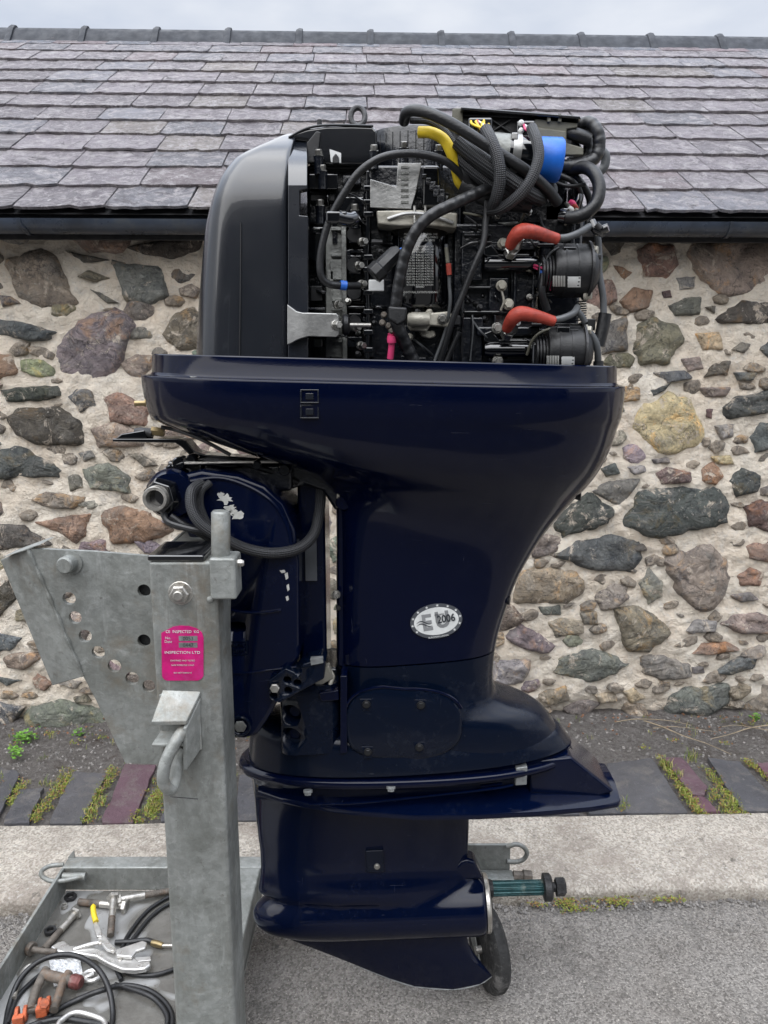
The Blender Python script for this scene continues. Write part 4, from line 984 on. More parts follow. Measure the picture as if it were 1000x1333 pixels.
# braided hose round the bracket
br = tube_px([(262,630,1.30),(250,640,1.275),(250,662,1.262),(262,682,1.258),(290,700,1.265),(320,714,1.285),(355,720,1.295),(388,714,1.31),(408,696,1.33),(416,665,1.36),(418,635,1.40)], 7.4, 14, 10); br.build('braided_hose', 'braid', eng)
br = tube_px([(274,628,1.30),(262,640,1.29),(262,662,1.29),(276,690,1.29),(300,712,1.30)], 5, 12, 10); br.build('braided_hose', 'braid', eng)
tube_px([(213,668,1.28),(220,680,1.27),(245,688,1.262),(272,694,1.262),(282,706,1.26),(286,730,1.26)], 4.6).build('rubber_hose', 'black_rubber', eng)
tube_px([(222,672,1.28),(240,684,1.28),(270,700,1.28),(280,720,1.28)], 5.2).build('rubber_hose', 'black_rubber', eng)
# steering arm
m_ = MB(); pa = [(146,571),(232,571),(242,574),(254,588),(268,592),(330,596),(400,600)]; pb = [(400,608),(330,606),(264,600),(250,596),(236,582),(228,577),(146,575)]
arm = MB().prism([P(x, y, 1.38) for x, y in pa+pb], (0,.045,0)).build('steering_arm', 'black_gloss', eng, bevel=.002)
prism_px([(150,571),(158,565),(188,560),(192,571)], 1.38, 1.42).build('arm_eye', 'black_gloss', arm, bevel=.002)
q = P(190, 562, 1.39); MB().lathe(q - Vector((.02,0,0)), q + Vector((.012,0,-.003)), [(0,.006),(.3,.009),(1,.009)], 16).build('cable_fitting', 'dark_steel', arm)
q = P(205, 561, 1.39); MB().lathe(q - Vector((.010,0,0)), q + Vector((.012,0,-.003)), [(0,.0085),(.8,.0085),(1,.007)], 6).build('brass_nut', 'brass', arm, sharp=20)
q = P(180, 525, 1.42); MB().lathe(q - Vector((.006,0,0)), q + Vector((.03,0,0)), [(0,.005),(.5,.005),(.5,.0065),(1,.0065)], 12).build('brass_nipple', 'brass', eng)
tube_px([(210,556,1.37),(230,560,1.37),(262,572,1.35),(300,592,1.34)], 2.5).build('cable', 'black_rubber', eng)
# ================================================================== POWERHEAD
ph = eng
# grey front cowl half
shell = [(465,465,256,401,.165,3.4,14),(440,440,256.5,401,.165,3.4,14),(400,400,258.5,401,.165,3.4,14),(360,360,261.5,401,.165,3.4,14),(320,320,265,401,.165,3.4,14),(290,290,268.5,401,.165,3.4,14),
         (262,262,275,401,.164,3.4,14),(243,243,281,401,.160,3.3,14),(228,228,288,401,.154,3.3,14),(214,214,298,401,.146,3.2,14),(205,205,307,401,.138,3.2,14),(196,196,325,401,.128,3,14),(188,188,345,401,.114,3,14),(181,181,361,401,.098,2.8,14),(177.5,177.5,372,400,.085,2.8,14)]
mb = MB(); mb.rings(slices(dense(shell, 3), k=.8), True); sh = mb.build('front_cowl', 'cowl_grey', ph, sharp=50)
bpy.context.view_layer.update()
# raised step and seam lines on its flank
Yn = Y0 - .168
m_ = MB().tube([P(313.5, 290, Yn+.0016), P(313.5, 320, Yn+.0016), P(313, 380, Yn+.0012), P(312, 463, Yn+.0012)], .0011, 6, 6); m_.build('seam', 'black_plastic', sh)
rp = MB().prism([P(x, y, Yn-.004) for x, y in ((375,240),(400,240),(400,246),(390,248),(390,280),(401,281),(401,466),(375,466))], (0,.02,0)).build('rear_edge_panel', 'cowl_grey', sh, bevel=.0015)
rp2 = MB(); pp = [(376,182),(400,184),(400,246),(376,246)]
rp2.rings([[P(376,183,Y0-.100),P(400,185,Y0-.100),P(400,185,Y0-.06),P(376,183,Y0-.06)],[P(375,205,Y0-.140),P(400,206,Y0-.140),P(400,206,Y0-.06),P(375,205,Y0-.06)],[P(375,225,Y0-.160),P(400,226,Y0-.160),P(400,226,Y0-.06),P(375,225,Y0-.06)],[P(375,246,Y0-.172),P(400,246,Y0-.172),P(400,246,Y0-.06),P(375,246,Y0-.06)]])
rp2.build('rear_edge_top', 'cowl_grey', sh, bevel=.001)
# gloss black flywheel cover
pts = [(374,180),(384,172),(400,167),(425,163.5),(460,163),(486,164),(491,170),(491,214),(402,214),(401,184)]
fw = prism_px(pts, 1.345, 1.62).build('flywheel_cover', 'black_gloss', ph, bevel=.005, seg=3)
m_ = MB().tube([P(x, y, 1.345) for x, y in ((376,179),(400,167),(430,163),(486,164))], .002, 6); m_.build('cover_lip', 'black_plastic', fw)
prism_px([(399,186),(412,170),(418,172),(413,212),(400,212)], 1.341, 1.35).build('side_rib', 'black_plastic', fw, bevel=.002)
prism_px([(429,194),(444,199),(444,212),(431,211)], 1.340, 1.346).build('metal_tab', 'white_label', fw)
prism_px([(433,213),(433,204),(437,199),(441,204),(442,213)], 1.335, 1.345).build('clip', 'black_plastic', fw, bevel=.002)
tube_px([(416,156,1.38),(416,170,1.38)], 3).build('stud', 'black_plastic', fw)
# drum with vertical flutes
c_ = P(541, 215, 1.47); cz = P(541, 160, 1.38).z - P(541, 215, 1.38).z; q = 62*S(1.45)
c_.z = P(541, 217, 1.37).z
dr = MB().lathe(c_, c_ + Vector((0,0,cz+.004)), [(0,q),(.9,q),(.98,q*.985),(1,q*.95)], 56).build('flywheel_drum', 'black_block', ph, sharp=40)
m_ = MB()
for i in range(17):
    t = radians(200 + i*8.5); m_.lathe(c_ + Vector((q*cos(t), q*sin(t), .002)), c_ + Vector((q*cos(t), q*sin(t), cz*.9)), [(0,.0009),(1,.0009)], 6)
m_.build('fluting', 'black_gloss', dr)
# lifting eye
m_ = MB(); q = P(466, 152, 1.43); pr = [q + Vector((.012*cos(t), .006*sin(t), .016*sin(t))) for t in [2*pi*i/24 for i in range(25)]]; m_.tube(pr, .0048, 10, 1, False); m_.build('lifting_eye', 'dark_steel', ph)
# dark masses of the block
blk = box_px(480, 214, 602, 478, 1.365, 1.60).build('crankcase', 'black_block', ph, bevel=.006)
box_px(400, 214, 482, 292, 1.375, 1.60).build('intake_upper', 'black_block', ph, bevel=.006)
lo = box_px(400, 290, 482, 480, 1.40, 1.60).build('intake_lower', 'black_block', ph, bevel=.006)
cb = box_px(588, 290, 700, 480, 1.35, 1.62).build('cylinder_bank', 'black_block', ph, bevel=.006)
box_px(600, 205, 742, 292, 1.40, 1.60).build('rear_housing', 'black_block', ph, bevel=.008)
box_px(698, 262, 762, 480, 1.40, 1.62).build('exhaust_cover', 'black_block', ph, bevel=.008)
# intake detail: left column
box_px(403, 292, 440, 345, 1.372, 1.41).build('throttle_body', 'black_gloss', lo, bevel=.008)
q = P(414, 322, 1.355); MB().lathe(q, q + Vector((0,.06,0)), [(0,.022),(.1,.026),(1,.026)], 28).build('throttle_barrel', 'black_gloss', lo)
fp = prism_px([(424,362),(424,300),(430,290),(450,290),(450,466),(424,466),(424,380)], 1.352, 1.40).build('flange_plate', 'cast_metal', lo, bevel=.002)
box_px(446, 288, 450.5, 468, 1.342, 1.352).build('flange_edge', 'cast_metal', lo, bevel=.001)
for (x0,y0,x1,y1) in ((431,296,445,300),(431,330,446,334),(430,338,446,364),(432,388,446,392),(432,400,446,404),(430,440,446,446),(426,352,434,366)):
    box_px(x0,y0,x1,y1,1.344,1.356).build('plate_rib', 'cast_metal', fp, bevel=.001)
for y in (305, 420, 380, 345):
    box_px(452, y-14, 472, y+12, 1.352, 1.40).build('reed_block', 'black_gloss', lo, bevel=.004)
    q = P(461, y, 1.349); MB().lathe(q, q + Vector((0,.03,0)), [(0,.007),(0,.012),(.1,.0125),(1,.0125)], 20).build('port', 'black_plastic', lo)
for i, (x0,y0,x1,y1) in enumerate(((453,284,478,288),(453,324,474,329),(453,392,476,396),(452,398,476,402),(400,400,424,404),(404,372,420,392),(404,440,420,452),(452,438,472,452),(402,216,478,220),(402,226,440,246),(446,228,470,240),(404,252,436,262),(440,256,474,282))):
    box_px(x0,y0,x1,y1,1.345 + .008*(i % 3), 1.40).build('casting_lug', ('black_gloss','black_block','black_plastic')[i % 3], lo, bevel=.002)
# vertical split line rail
rail = MB().prism([P(x, y, 1.325) for x, y in ((477,222),(481,222),(482,300),(479,340),(481,400),(481,474),(476,474),(477,400),(474,340),(476,300))], (0,.06,0)).build('split_flange', 'black_gloss', ph, bevel=.0015)
for y in (244, 262, 278, 334, 350, 380, 405, 432, 455):
    box_px(473, y-3, 486, y+4, 1.322, 1.35).build('flange_lug', 'black_gloss', rail, bevel=.002)
for x, y in ((472,315),(467,346),(471,370),(440,397),(470,450),(438,423),(464,426)): hexbolt(x, y, 1.325, 4.3, 'bolt_metal', rail, .012, Vector((.55,-1,0)))
for x, y in ((415,203),(487,197),(526,193),(571,197),(417,268),(462,274),(420,223)): 
    q = P(x, y, 1.335); hexbolt(x, y, 1.335, 4.4, 'bolt_metal', ph, .010, Vector((0,-.35,1)))
    MB().lathe(q - Vector((0,0,.001)), q - Vector((0,0,.028)), [(0,.009),(.2,.0075),(1,.0075)], 16).build('bolt_boss', 'black_block', ph)
tube_px([(484,315,1.325),(498,315,1.325)], 3.2).build('peg', 'black_plastic', rail)
# cover bracket with trumpet foot, on the grey cowl
q = [(374,396),(378,399),(386,405),(394,407),(401,407),(438,408),(441,411),(441,436),(438,439),(402,438),(394,440),(386,443),(379,447),(374,449)]
cbk = prism_px(q, 1.262, 1.274).build('cowl_bracket', 'bracket_metal', ph, bevel=.0015)
MB().box(P(402,437,1.262), P(438,409,1.262) + Vector((0,.10,0))).build('bracket_body', 'bracket_metal', cbk, bevel=.002) if False else None
hexbolt(438, 423, 1.262, 5, 'bolt_metal', cbk, .012, Vector((.5,-1,0)))
q = P(446, 423, 1.285); MB().lathe(q, q + Vector((.012,0,0)), [(0,.014),(.3,.018),(.8,.016),(1,.010)], 20).build('grommet', 'black_rubber', cbk)
MB().cyl(q, q + Vector((.045,.012,0)), .0035).build('mount_stud', 'zinc_steel', cbk)
MB().box(P(404,437,1.274), P(440,409,1.274) + Vector((.0,.09,0))).build('bracket_arm', 'bracket_metal', cbk, bevel=.003)
# galvanised bracket plate
gp = prism_px([(482,233),(516,243),(518,212),(549,212),(541,252),(535,272),(482,270)], 1.305, 1.309).build('ecu_bracket', 'bracket_metal', ph, bevel=.0008)
m_ = MB()
for i in range(7): box_px(522, 216+i*7.6, 532, 219+i*7.6, 1.3035, 1.306, m_)
m_.build('slots', 'cast_metal', gp)
box_px(549, 214, 574, 270, 1.312, 1.37).build('filter_bowl', 'black_gloss', ph, bevel=.006)
for i in range(5): box_px(549+i*5, 226+i*5, 556+i*6, 232+i*8, 1.308, 1.32).build('bowl_rib', 'black_block', ph, bevel=.002)
prism_px([(490,274),(545,273),(596,277),(595,297),(560,294),(520,294),(492,292)], 1.302, 1.36).build('filter_clamp', 'beige_metal', ph, bevel=.003)
tube_px([(505,285,1.30),(530,278,1.296),(560,280,1.296),(590,290,1.30)], 2.2).build('clamp_lip', 'bracket_metal', ph)
for x in (540, 554): tube_px([(x,268,1.296),(x,290,1.296)], 1.8).build('clamp_stud', 'bolt_metal', ph)
# canister with patent label
c0 = P(546, 402, 1.365); c1 = P(546, 290, 1.365); q = 36*S(1.36)
can = MB().lathe(c0, c1, [(0,q*.9),(.06,q),(.95,q),(1,q*.9)], 48).build('canister', 'black_gloss', ph, sharp=40)
def wrap(x, y, lift=.0006):            # point on the canister in front of a pixel
    r = ray(x, y); o_ = Vector((0,0,H)); cx, cy = c0.x, c0.y; R2 = q + lift
    a_ = r.x*r.x + r.y*r.y; b_ = 2*(r.x*-cx + r.y*-cy); cc = cx*cx + cy*cy - R2*R2; t = (-b_ - math.sqrt(max(0, b_*b_-4*a_*cc)))/(2*a_); return o_ + r*t
q_keep = q
def wrap_text(name, s, size, mat, xc, yc, sx=1.0):
    cu = bpy.data.curves.new(name, 'FONT'); cu.body = s; cu.size = size; cu.align_x = 'CENTER'; cu.align_y = 'CENTER'; cu.resolution_u = 1
    t = bpy.data.objects.new('tmp', cu); C.objects.link(t); dg = bpy.context.evaluated_depsgraph_get(); me = bpy.data.meshes.new_from_object(t.evaluated_get(dg)); bpy.data.objects.remove(t); bpy.data.curves.remove(cu)
    org = wrap(xc, yc)
    for v_ in me.vertices: v_.co = wrap(xc + v_.co.x*sx, yc - v_.co.y, .0009) - org
    me.materials.clear(); me.materials.append(MATS[mat]); o = bpy.data.objects.new(name, me); C.objects.link(o); place(o, org, can); return o
q = q_keep
wrap_text('lettering', 'MANUFACTURED UNDER ONE\nOR MORE OF THE FOLLOWING\nUNITED STATES PATENTS', 4.0, 'label_text', 548, 309, .78)
cols = ['4,709,677 4,747,379 4,811,707', '4,809,650 4,821,685 4,840,148', '4,100,877 4,766,859 4,771,745', '4,349,757 4,286,632 4,873,963', '4,392,779 4,290,752 4,643,255', '4,406,341 4,480,605 4,667,636',
        '4,446,122 4,651,685 4,702,714', '4,473,146 4,653,452 4,732,131', '4,499,868 4,662,654 4,734,070', '4,577,502 4,695,259 4,739,724', '4,603,670 4,695,260 4,741,715', '4,632,140 4,697,574 4,749,376', '4,651,075 4,699,598 4,790,110', '4,691,207 4,704,086 4,798,221', '4,718,872 4,707,790 4,803,681']
wrap_text('lettering', '\n'.join(cols), 3.55, 'label_text', 547, 346, .80)
wrap_text('lettering', '4,838,857', 3.6, 'label_text', 547, 373.5, .8)
wrap_text('lettering', 'ADDITIONAL PATENTS PENDING', 3.9, 'label_text', 547, 380.5, .78)
fr_ = [(521,301),(573,301)]
m_ = MB().tube([wrap(519, 301+i*10, .0008) for i in range(2)] + [wrap(519, 325, .0008)], .0003, 4, 2); m_.build('label_border', 'label_grey', can)
# bottom fitting
bf = prism_px([(531,407),(554,407),(556,402),(563,402),(563,407),(584,405),(588,410),(596,410),(596,424),(584,426),(560,424),(556,432),(535,430),(531,424)], 1.315, 1.36).build('filter_fitting', 'beige_metal', ph, bevel=.003)
q = P(545, 416, 1.31); MB().lathe(q - Vector((.018,0,0)), q + Vector((.018,0,0)), [(0,.009),(.2,.012),(.8,.012),(1,.010)], 20).build('fitting_barrel', 'beige_metal', bf)
hexbolt(576, 415, 1.312, 5, 'bolt_metal', bf, .007); box_px(588, 410, 600, 424, 1.305, 1.34).build('fitting_cap', 'black_plastic', bf, bevel=.003)
prism_px([(546,430),(566,430),(568,438),(560,441),(549,438)], 1.33, 1.36).build('drain_lug', 'beige_metal', bf, bevel=.003)
# left vertical spur with hanging connector
a = P(486, 358, 1.262); b = P(520, 325, 1.27); d_ = (b-a).normalized()
cn = MB().lathe(a, b, [(0,.0155),(.25,.016),(.3,.0135),(.85,.0125),(1,.008)], 8).build('connector', 'black_plastic', ph, sharp=25, bevel=.0008)
MB().lathe(a - d_*.001, a + d_*.003, [(0,.011),(1,.013)], 16).build('socket', 'black_rubber', cn)
tube_px([(514,328,1.27),(524,324,1.275),(534,318,1.29)], 2.2).build('wire', 'blue_clip', cn)
box_px(480, 364, 500, 379, 1.30, 1.303).build('white_tag', 'white_label', ph, bevel=.002)
# hoses and looms
def hose(pts, r, mat, name='hose', n=12, sub=8, parent=ph, rf=None):
    q_ = [P(*p) for p in pts]; rr = r*S(sum(p[2] for p in pts)/len(pts))
    f_ = (lambda t, l: rr*(1 + rf[0]*sin(2*pi*l/rf[1]))) if rf else rr
    return MB().tube(q_, f_, n, sub).build(name, mat, parent, sharp=80)
hose([(612,243,1.30),(598,225,1.285),(580,210,1.275),(555,202,1.27),(525,200,1.265),(495,206,1.262),(468,224,1.262),(448,252,1.265),(432,280,1.27),(423,305,1.272),(417,335,1.274),(418,358,1.276),(427,369,1.28),(445,372,1.29),(468,372,1.31)], 4.6, 'black_rubber', 'fuel_hose')
MB().lathe(P(443,371,1.289), P(451,372,1.292), [(0,.0075),(1,.0075)], 16).build('hose_clip', 'blue_clip', ph)
hose([(440,283,1.27),(455,286,1.275),(462,284,1.28)], 9, 'black_gloss', 'hose_holder')
box_px(424, 274, 452, 290, 1.262, 1.30).build('hose_holder', 'black_gloss', ph, bevel=.004)
hose([(655,236,1.30),(625,250,1.27),(590,266,1.252),(562,280,1.245),(542,300,1.245),(528,330,1.25),(520,365,1.255),(515,398,1.262),(512,408,1.265)], 7.2, 'tape', 'taped_harness', 14, 10, rf=(.012,.021))
hose([(514,404,1.265),(518,425,1.268),(528,448,1.285),(540,474,1.30)], 8.5, 'tape', 'taped_harness', 14, 10, rf=(.025,.014))
prism_px([(505,398),(531,400),(528,418),(518,424),(506,416)], 1.252, 1.275).build('split_boot', 'black_plastic', ph, bevel=.004)
hose([(509,434,1.275),(510,448,1.28),(508,467,1.285)], 4.2, 'pink_wire', 'pink_sleeve'); hose([(508,464,1.285),(507,478,1.30)], 2.2, 'black_rubber', 'wire')
MB().lathe(P(510,437,1.275), P(510,446,1.277), [(0,.007),(.5,.0078),(1,.007)], 14).build('sleeve_collar', 'pink_wire', ph)
for x, y in ((500,410),(506,424),(498,420),(510,430)): hexbolt(x, y, 1.272, 3.2, 'rust_steel', ph, .006)
hose([(634,262,1.29),(632,290,1.285),(629,318,1.28),(618,345,1.28),(604,380,1.285),(590,415,1.29),(571,478,1.31)], 4.0, 'black_rubber', 'breather_hose')
hose([(598,432,1.30),(588,455,1.305),(578,478,1.31)], 3.5, 'black_rubber', 'drain_hose'); hose([(581,318,1.31),(584,345,1.31),(585,370,1.31),(586,395,1.31),(580,430,1.32),(566,470,1.32)], 2.2, 'grey_rubber', 'wire'); 
MB().tube([P(584,343,1.307), P(585,358,1.307)], .0042, 8, 2, False).build('wire_joint', 'red_boot', ph); hose([(581,322,1.309),(583,342,1.309)], 2.4, 'olive_plastic', 'wire')
hose([(726,264,1.30),(712,246,1.28),(690,226,1.26),(660,206,1.25),(630,187,1.245),(600,168,1.245),(570,152,1.25),(545,144,1.262),(530,146,1.28),(526,158,1.31)], 6.8, 'black_rubber', 'vent_hose', 14)
hose([(535,156,1.30),(560,158,1.29),(580,172,1.29),(592,190,1.29)], 4.5, 'braid', 'loom')
hose([(545,172,1.285),(562,173,1.28),(578,182,1.28),(588,200,1.282),(594,220,1.29),(598,236,1.30),(606,246,1.31)], 6.6, 'yellow', 'yellow_hose', 14)
hose([(596,184,1.275),(615,200,1.268),(640,218,1.262),(668,238,1.262),(690,252,1.275),(704,258,1.30)], 10, 'braid', 'braided_loom', 16, 10)
hose([(586,190,1.30),(605,212,1.285),(630,232,1.28),(655,248,1.285),(680,262,1.30)], 9, 'braid', 'braided_loom', 16, 10)
hose([(594,196,1.29),(606,226,1.29),(612,246,1.30)], 8, 'tape', 'loom'); hose([(600,240,1.30),(640,258,1.30),(690,266,1.31)], 11, 'black_rubber', 'loom')
hose([(632,168,1.262),(640,184,1.245),(648,206,1.238),(651,232,1.24),(646,258,1.255),(640,272,1.28)], 7.4, 'braid', 'braided_loom', 14, 10)
hose([(692,166,1.27),(699,184,1.25),(701,206,1.24),(692,232,1.236),(676,254,1.242),(655,270,1.26),(638,274,1.28)], 6.8, 'braid', 'braided_loom', 14, 10)
# control unit
ecu = prism_px([(590,141),(602,139),(700,145),(756,152),(754,162),(742,200),(590,200)], 1.345, 1.47).build('control_unit', 'black_plastic', ph, bevel=.004)
prism_px([(589,141),(603,140),(603,174),(589,168)], 1.338, 1.345).build('unit_end', 'olive_plastic', ecu, bevel=.002)
prism_px([(600,139),(755,151),(757,155),(600,143)], 1.325, 1.47).build('unit_lid', 'black_gloss', ecu, bevel=.001)
ol = prism_px([(696,154),(752,160),(752,166),(738,168),(738,186),(760,192),(760,202),(730,202),(696,200)], 1.334, 1.346).build('unit_bracket', 'olive_plastic', ecu, bevel=.002)
prism_px([(700,165),(738,170),(738,188),(700,186)], 1.330, 1.336).build('bracket_recess', 'olive_plastic', ol, bevel=.003)
for x in (713, 727): prism_px([(x,148),(x+4,148),(x+4,158),(x,158)], 1.328, 1.336).build('rib', 'olive_plastic', ol)
for (a,b,c_,d) in ((640,156,664,172),(664,156,640,172),(604,150,694,153),(604,176,694,179)):
    hose([(a,b,1.341),(c_,d,1.341)], 1.6, 'black_plastic', 'unit_rib', 6, 2, ecu)
def conn(x0,y0,x1,y1,Yf):
    o = box_px(x0,y0,x1,y1,Yf,Yf+.03).build('plug', 'black_gloss', ecu, bevel=.004); return o
c1_ = conn(609,152,642,176,1.322); c2_ = conn(672,156,698,178,1.322)
for k_ in range(9):
    x = 618 + k_*2.4; hose([(x-2+rnd.uniform(-3,1),158+rnd.uniform(-2,4),1.314),(x+rnd.uniform(-3,3),164+rnd.uniform(-3,3),1.303),(630+rnd.uniform(-5,5),170+rnd.uniform(-3,3),1.295)], 1.5, ('yellow','yellow','red_boot','yellow','white_label')[k_ % 5], 'wire', 6, 4, c1_)
for k_ in range(5): hose([(682+k_*1.6,162+k_,1.315),(687+rnd.uniform(-3,3),168,1.30),(692,172,1.285)], 1.5, ('pink_wire','white_label','label_text')[k_ % 3], 'wire', 6, 4, c2_)
for x, y in ((678,161),(678,171)): q = P(x, y, 1.318); MB().lathe(q, q + Vector((0,-.008,0)), [(0,.0045),(.7,.0045),(1,.002)], 12).build('pin', 'white_label', c2_)
# fuel filter canister, horizontal, blue cap
a = P(640, 196, 1.31); b = P(706, 204, 1.31); d_ = (b-a).normalized()
ff = MB().lathe(a, b, [(0,.024),(.03,.0265),(.30,.0265),(.32,.027),(1,.027)], 36).build('fuel_filter', 'black_gloss', ph, sharp=40)
MB().lathe(a + d_*.0, a + d_*.032, [(0,.0268),(1,.0270)], 36).build('filter_label', 'cast_metal', ff)
MB().lathe(P(665,199,1.31), P(676,200,1.31), [(0,.0285),(1,.0285)], 36).build('clamp_band', 'bracket_metal', ff); box_px(666,172,675,182,1.284,1.30).build('clamp_tab', 'bracket_metal', ff, bevel=.002)
MB().lathe(P(700,206,1.31), P(730,209,1.31), [(0,.030),(.05,.0315),(.55,.0325),(.9,.0335),(1,.031)], 40).build('blue_cap', 'blue_cap', ff, sharp=40)
tube_px([(712,238,1.33),(718,248,1.33),(708,258,1.33)], 8).build('filter_elbow', 'grey_rubber', ff)
# rear loops
hose([(755,162,1.36),(768,160,1.35),(778,172,1.34),(780,190,1.34),(774,206,1.34),(756,214,1.34),(735,216,1.345),(715,212,1.35)], 7.5, 'tape', 'rear_loom', 14, 10, rf=(.03,.010))
hose([(750,168,1.38),(762,172,1.37),(766,190,1.37),(760,205,1.37),(740,212,1.37)], 6, 'tape', 'rear_loom', 14, 10, rf=(.03,.010))
hose([(748,158,1.37),(745,180,1.36),(752,196,1.36)], 6, 'black_gloss', 'rear_loom'); hose([(735,172,1.35),(752,176,1.345),(768,182,1.345)], 8, 'black_rubber', 'rear_plug')
hose([(780,194,1.40),(788,202,1.40),(787,216,1.40),(779,226,1.40)], 5.5, 'grey_rubber', 'rear_hose')
hose([(730,283,1.31),(748,283,1.30),(765,276,1.295),(777,262,1.295),(780,242,1.30),(773,225,1.31),(760,218,1.33),(740,222,1.35)], 7.8, 'black_rubber', 'outlet_hose', 16)
hose([(730,282,1.31),(738,283,1.305)], 10, 'black_gloss', 'hose_clamp'); hose([(738,220,1.36),(755,236,1.35),(768,262,1.36),(764,300,1.36)], 4.2, 'black_rubber', 'hose')
hose([(728,228,1.34),(745,236,1.34),(756,252,1.35),(752,275,1.36)], 3.4, 'black_rubber', 'hose'); hose([(740,290,1.36),(752,262,1.35),(756,240,1.36)], 5, 'black_gloss', 'hose'); hose([(716,235,1.345),(738,242,1.34),(762,240,1.34)], 2.4, 'black_plastic', 'wire')
for (x,y,r,mt) in ((742,262,4,'pink_wire'),(740,270,4,'white_label'),(745,266,3.5,'red_boot'),(736,264,3,'bolt_metal'),(748,272,3,'beige_metal')):
    q = P(x,y,1.335); MB().lathe(q, q+Vector((.01,.004,-.006)), [(0,r*.7*S(1.33)),(.5,r*S(1.33)),(1,r*.6*S(1.33))], 10).build('plug_end', mt, ph)
# cylinder bank detail
for yy in (0, 112):
    box_px(620, 312+yy, 704, 326+yy, 1.325, 1.36).build('head_boss', 'black_block', cb, bevel=.005)
    box_px(600, 300+yy, 630, 366+yy if yy == 0 else 476, 1.335, 1.36).build('bank_rib', 'black_block', cb, bevel=.004)
    q = P(640, 343+yy, 1.325); MB().lathe(q - Vector((.012,0,0)), q + Vector((.075,0,0)), [(0,.010),(.1,.0125),(.9,.0125),(1,.010)], 20).build('injector_pipe', 'black_gloss', cb)
    prism_px([(630,322+yy),(640,318+yy),(650,330+yy),(690,330+yy),(690,334+yy),(646,336+yy),(630,332+yy)], 1.322, 1.335).build('casting_edge', 'black_gloss', cb, bevel=.002)
    box_px(636, 360+yy*.93, 664, 410+yy*.55, 1.335, 1.36).build('block_pad', 'black_block', cb, bevel=.004)
for (x0,y0,x1,y1,Yf) in ((604,372,640,376,1.33),(604,404,690,408,1.33),(664,350,700,400,1.342),(668,352,674,400,1.33),(692,334,698,404,1.332),(604,304,640,308,1.33),(612,410,616,474,1.33),(642,410,646,474,1.328),(690,432,706,474,1.33),(655,440,700,450,1.33),(660,455,700,470,1.335),(680,336,690,350,1.328),(742,240,752,330,1.37),(600,340,606,470,1.335)):
    box_px(x0,y0,x1,y1,Yf,Yf+.04).build('casting_rib', rnd.choice(['black_block','black_gloss','black_block']), cb, bevel=.003)
for x, y in ((655,317),(653,372),(647,427),(648,470),(662,396)): hexbolt(x, y, 1.322, 5.4, 'beige_metal' if y < 400 else 'bolt_metal', cb, .010)
hose([(653,378,1.32),(656,392,1.318),(652,404,1.322)], 1.6, 'beige_metal', 'small_wire', 6)
hose([(615,410,1.33),(616,430,1.325),(612,470,1.33)], 1.0, 'grey_rubber', 'small_wire', 6); hose([(600,323,1.325),(616,316,1.32),(640,315,1.32)], 1.8, 'black_gloss', 'pipe', 8)
# spark plugs, red boots, leads
def boot(pts, plug):
    a_, b_ = plug; q0 = P(*a_); q1 = P(*b_); mbx = MB(); d_ = (q1-q0).normalized()
    sp_ = MB().lathe(q0, q1, [(0,.010),(.45,.011),(.5,.008),(.75,.0075),(1,.006)], 6).build('spark_plug', 'bolt_metal', ph, sharp=20)
    rs = [6.4, 8.0, 9.4, 9.3, 8.6, 7.8, 7.0, 6.5]
    f_ = lambda t, l: rs[min(7, int(t*7.99))]*S(1.27)*(1 if t < .02 or t > .98 else 1)
    rr = lambda t, l: (rs[int(t*6.99)]*(1-(t*7 % 1)) + rs[int(t*6.99)+1]*(t*7 % 1))*S(1.27)*(.86 if t > .985 or t < .01 else 1)
    return MB().tube([P(*p) for p in pts], rr, 20, 8).build('plug_boot', 'red_boot', ph, sharp=80)
boot([(663,322,1.288),(670,309,1.272),(680,301,1.262),(696,302.5,1.262),(712,307,1.266),(727,311.5,1.27)], ((664,332,1.31),(670,316,1.285)))
boot([(659,430,1.288),(666,417,1.272),(676,408.5,1.262),(691,410,1.262),(707,414,1.266),(722,418.5,1.27)], ((659,438,1.31),(667,422,1.285)))
for (x,y) in ((668,322),(663,430)):
    q = P(x,y,1.30); MB().lathe(q, q + Vector((.007,-.016,.014)), [(0,.011),(.3,.0125),(.6,.0095),(1,.0095)], 12).build('plug_hex', 'bolt_metal', ph, sharp=25)
hose([(724,310,1.27),(738,309,1.268),(752,304,1.27),(764,297,1.28),(772,292,1.30)], 4.4, 'grey_rubber', 'plug_lead'); hose([(719,417,1.27),(733,414,1.268),(746,408,1.275),(752,400,1.29)], 4.4, 'grey_rubber', 'plug_lead')
hose([(750,404,1.30),(756,410,1.30),(762,420,1.30)], 4, 'grey_rubber', 'plug_lead'); hose([(772,292,1.31),(778,310,1.31),(780,335,1.31),(780,355,1.31),(785,385,1.31),(786,408,1.31)], 4.2, 'grey_rubber', 'plug_lead')
hose([(760,430,1.30),(770,436,1.30),(777,450,1.30),(779,474,1.31)], 4.4, 'grey_rubber', 'plug_lead'); hose([(788,408,1.31),(784,430,1.31),(779,450,1.31)], 8, 'black_rubber', 'lead_boot', 18)
hose([(779,470,1.31),(779,484,1.31)], 6.5, 'black_rubber', 'lead_boot', 16)
hose([(770,288,1.29),(776,300,1.285),(786,304,1.29)], 5, 'black_gloss', 'cable_clip', 12); hose([(782,300,1.285),(792,296,1.28)], 5, 'black_gloss', 'cable_clip', 12)
hose([(776,292,1.28),(782,298,1.28)], 4, 'dark_steel', 'cable_clip'); box_px(772,330,784,338,1.295,1.32).build('cable_clip', 'black_plastic', ph, bevel=.003)
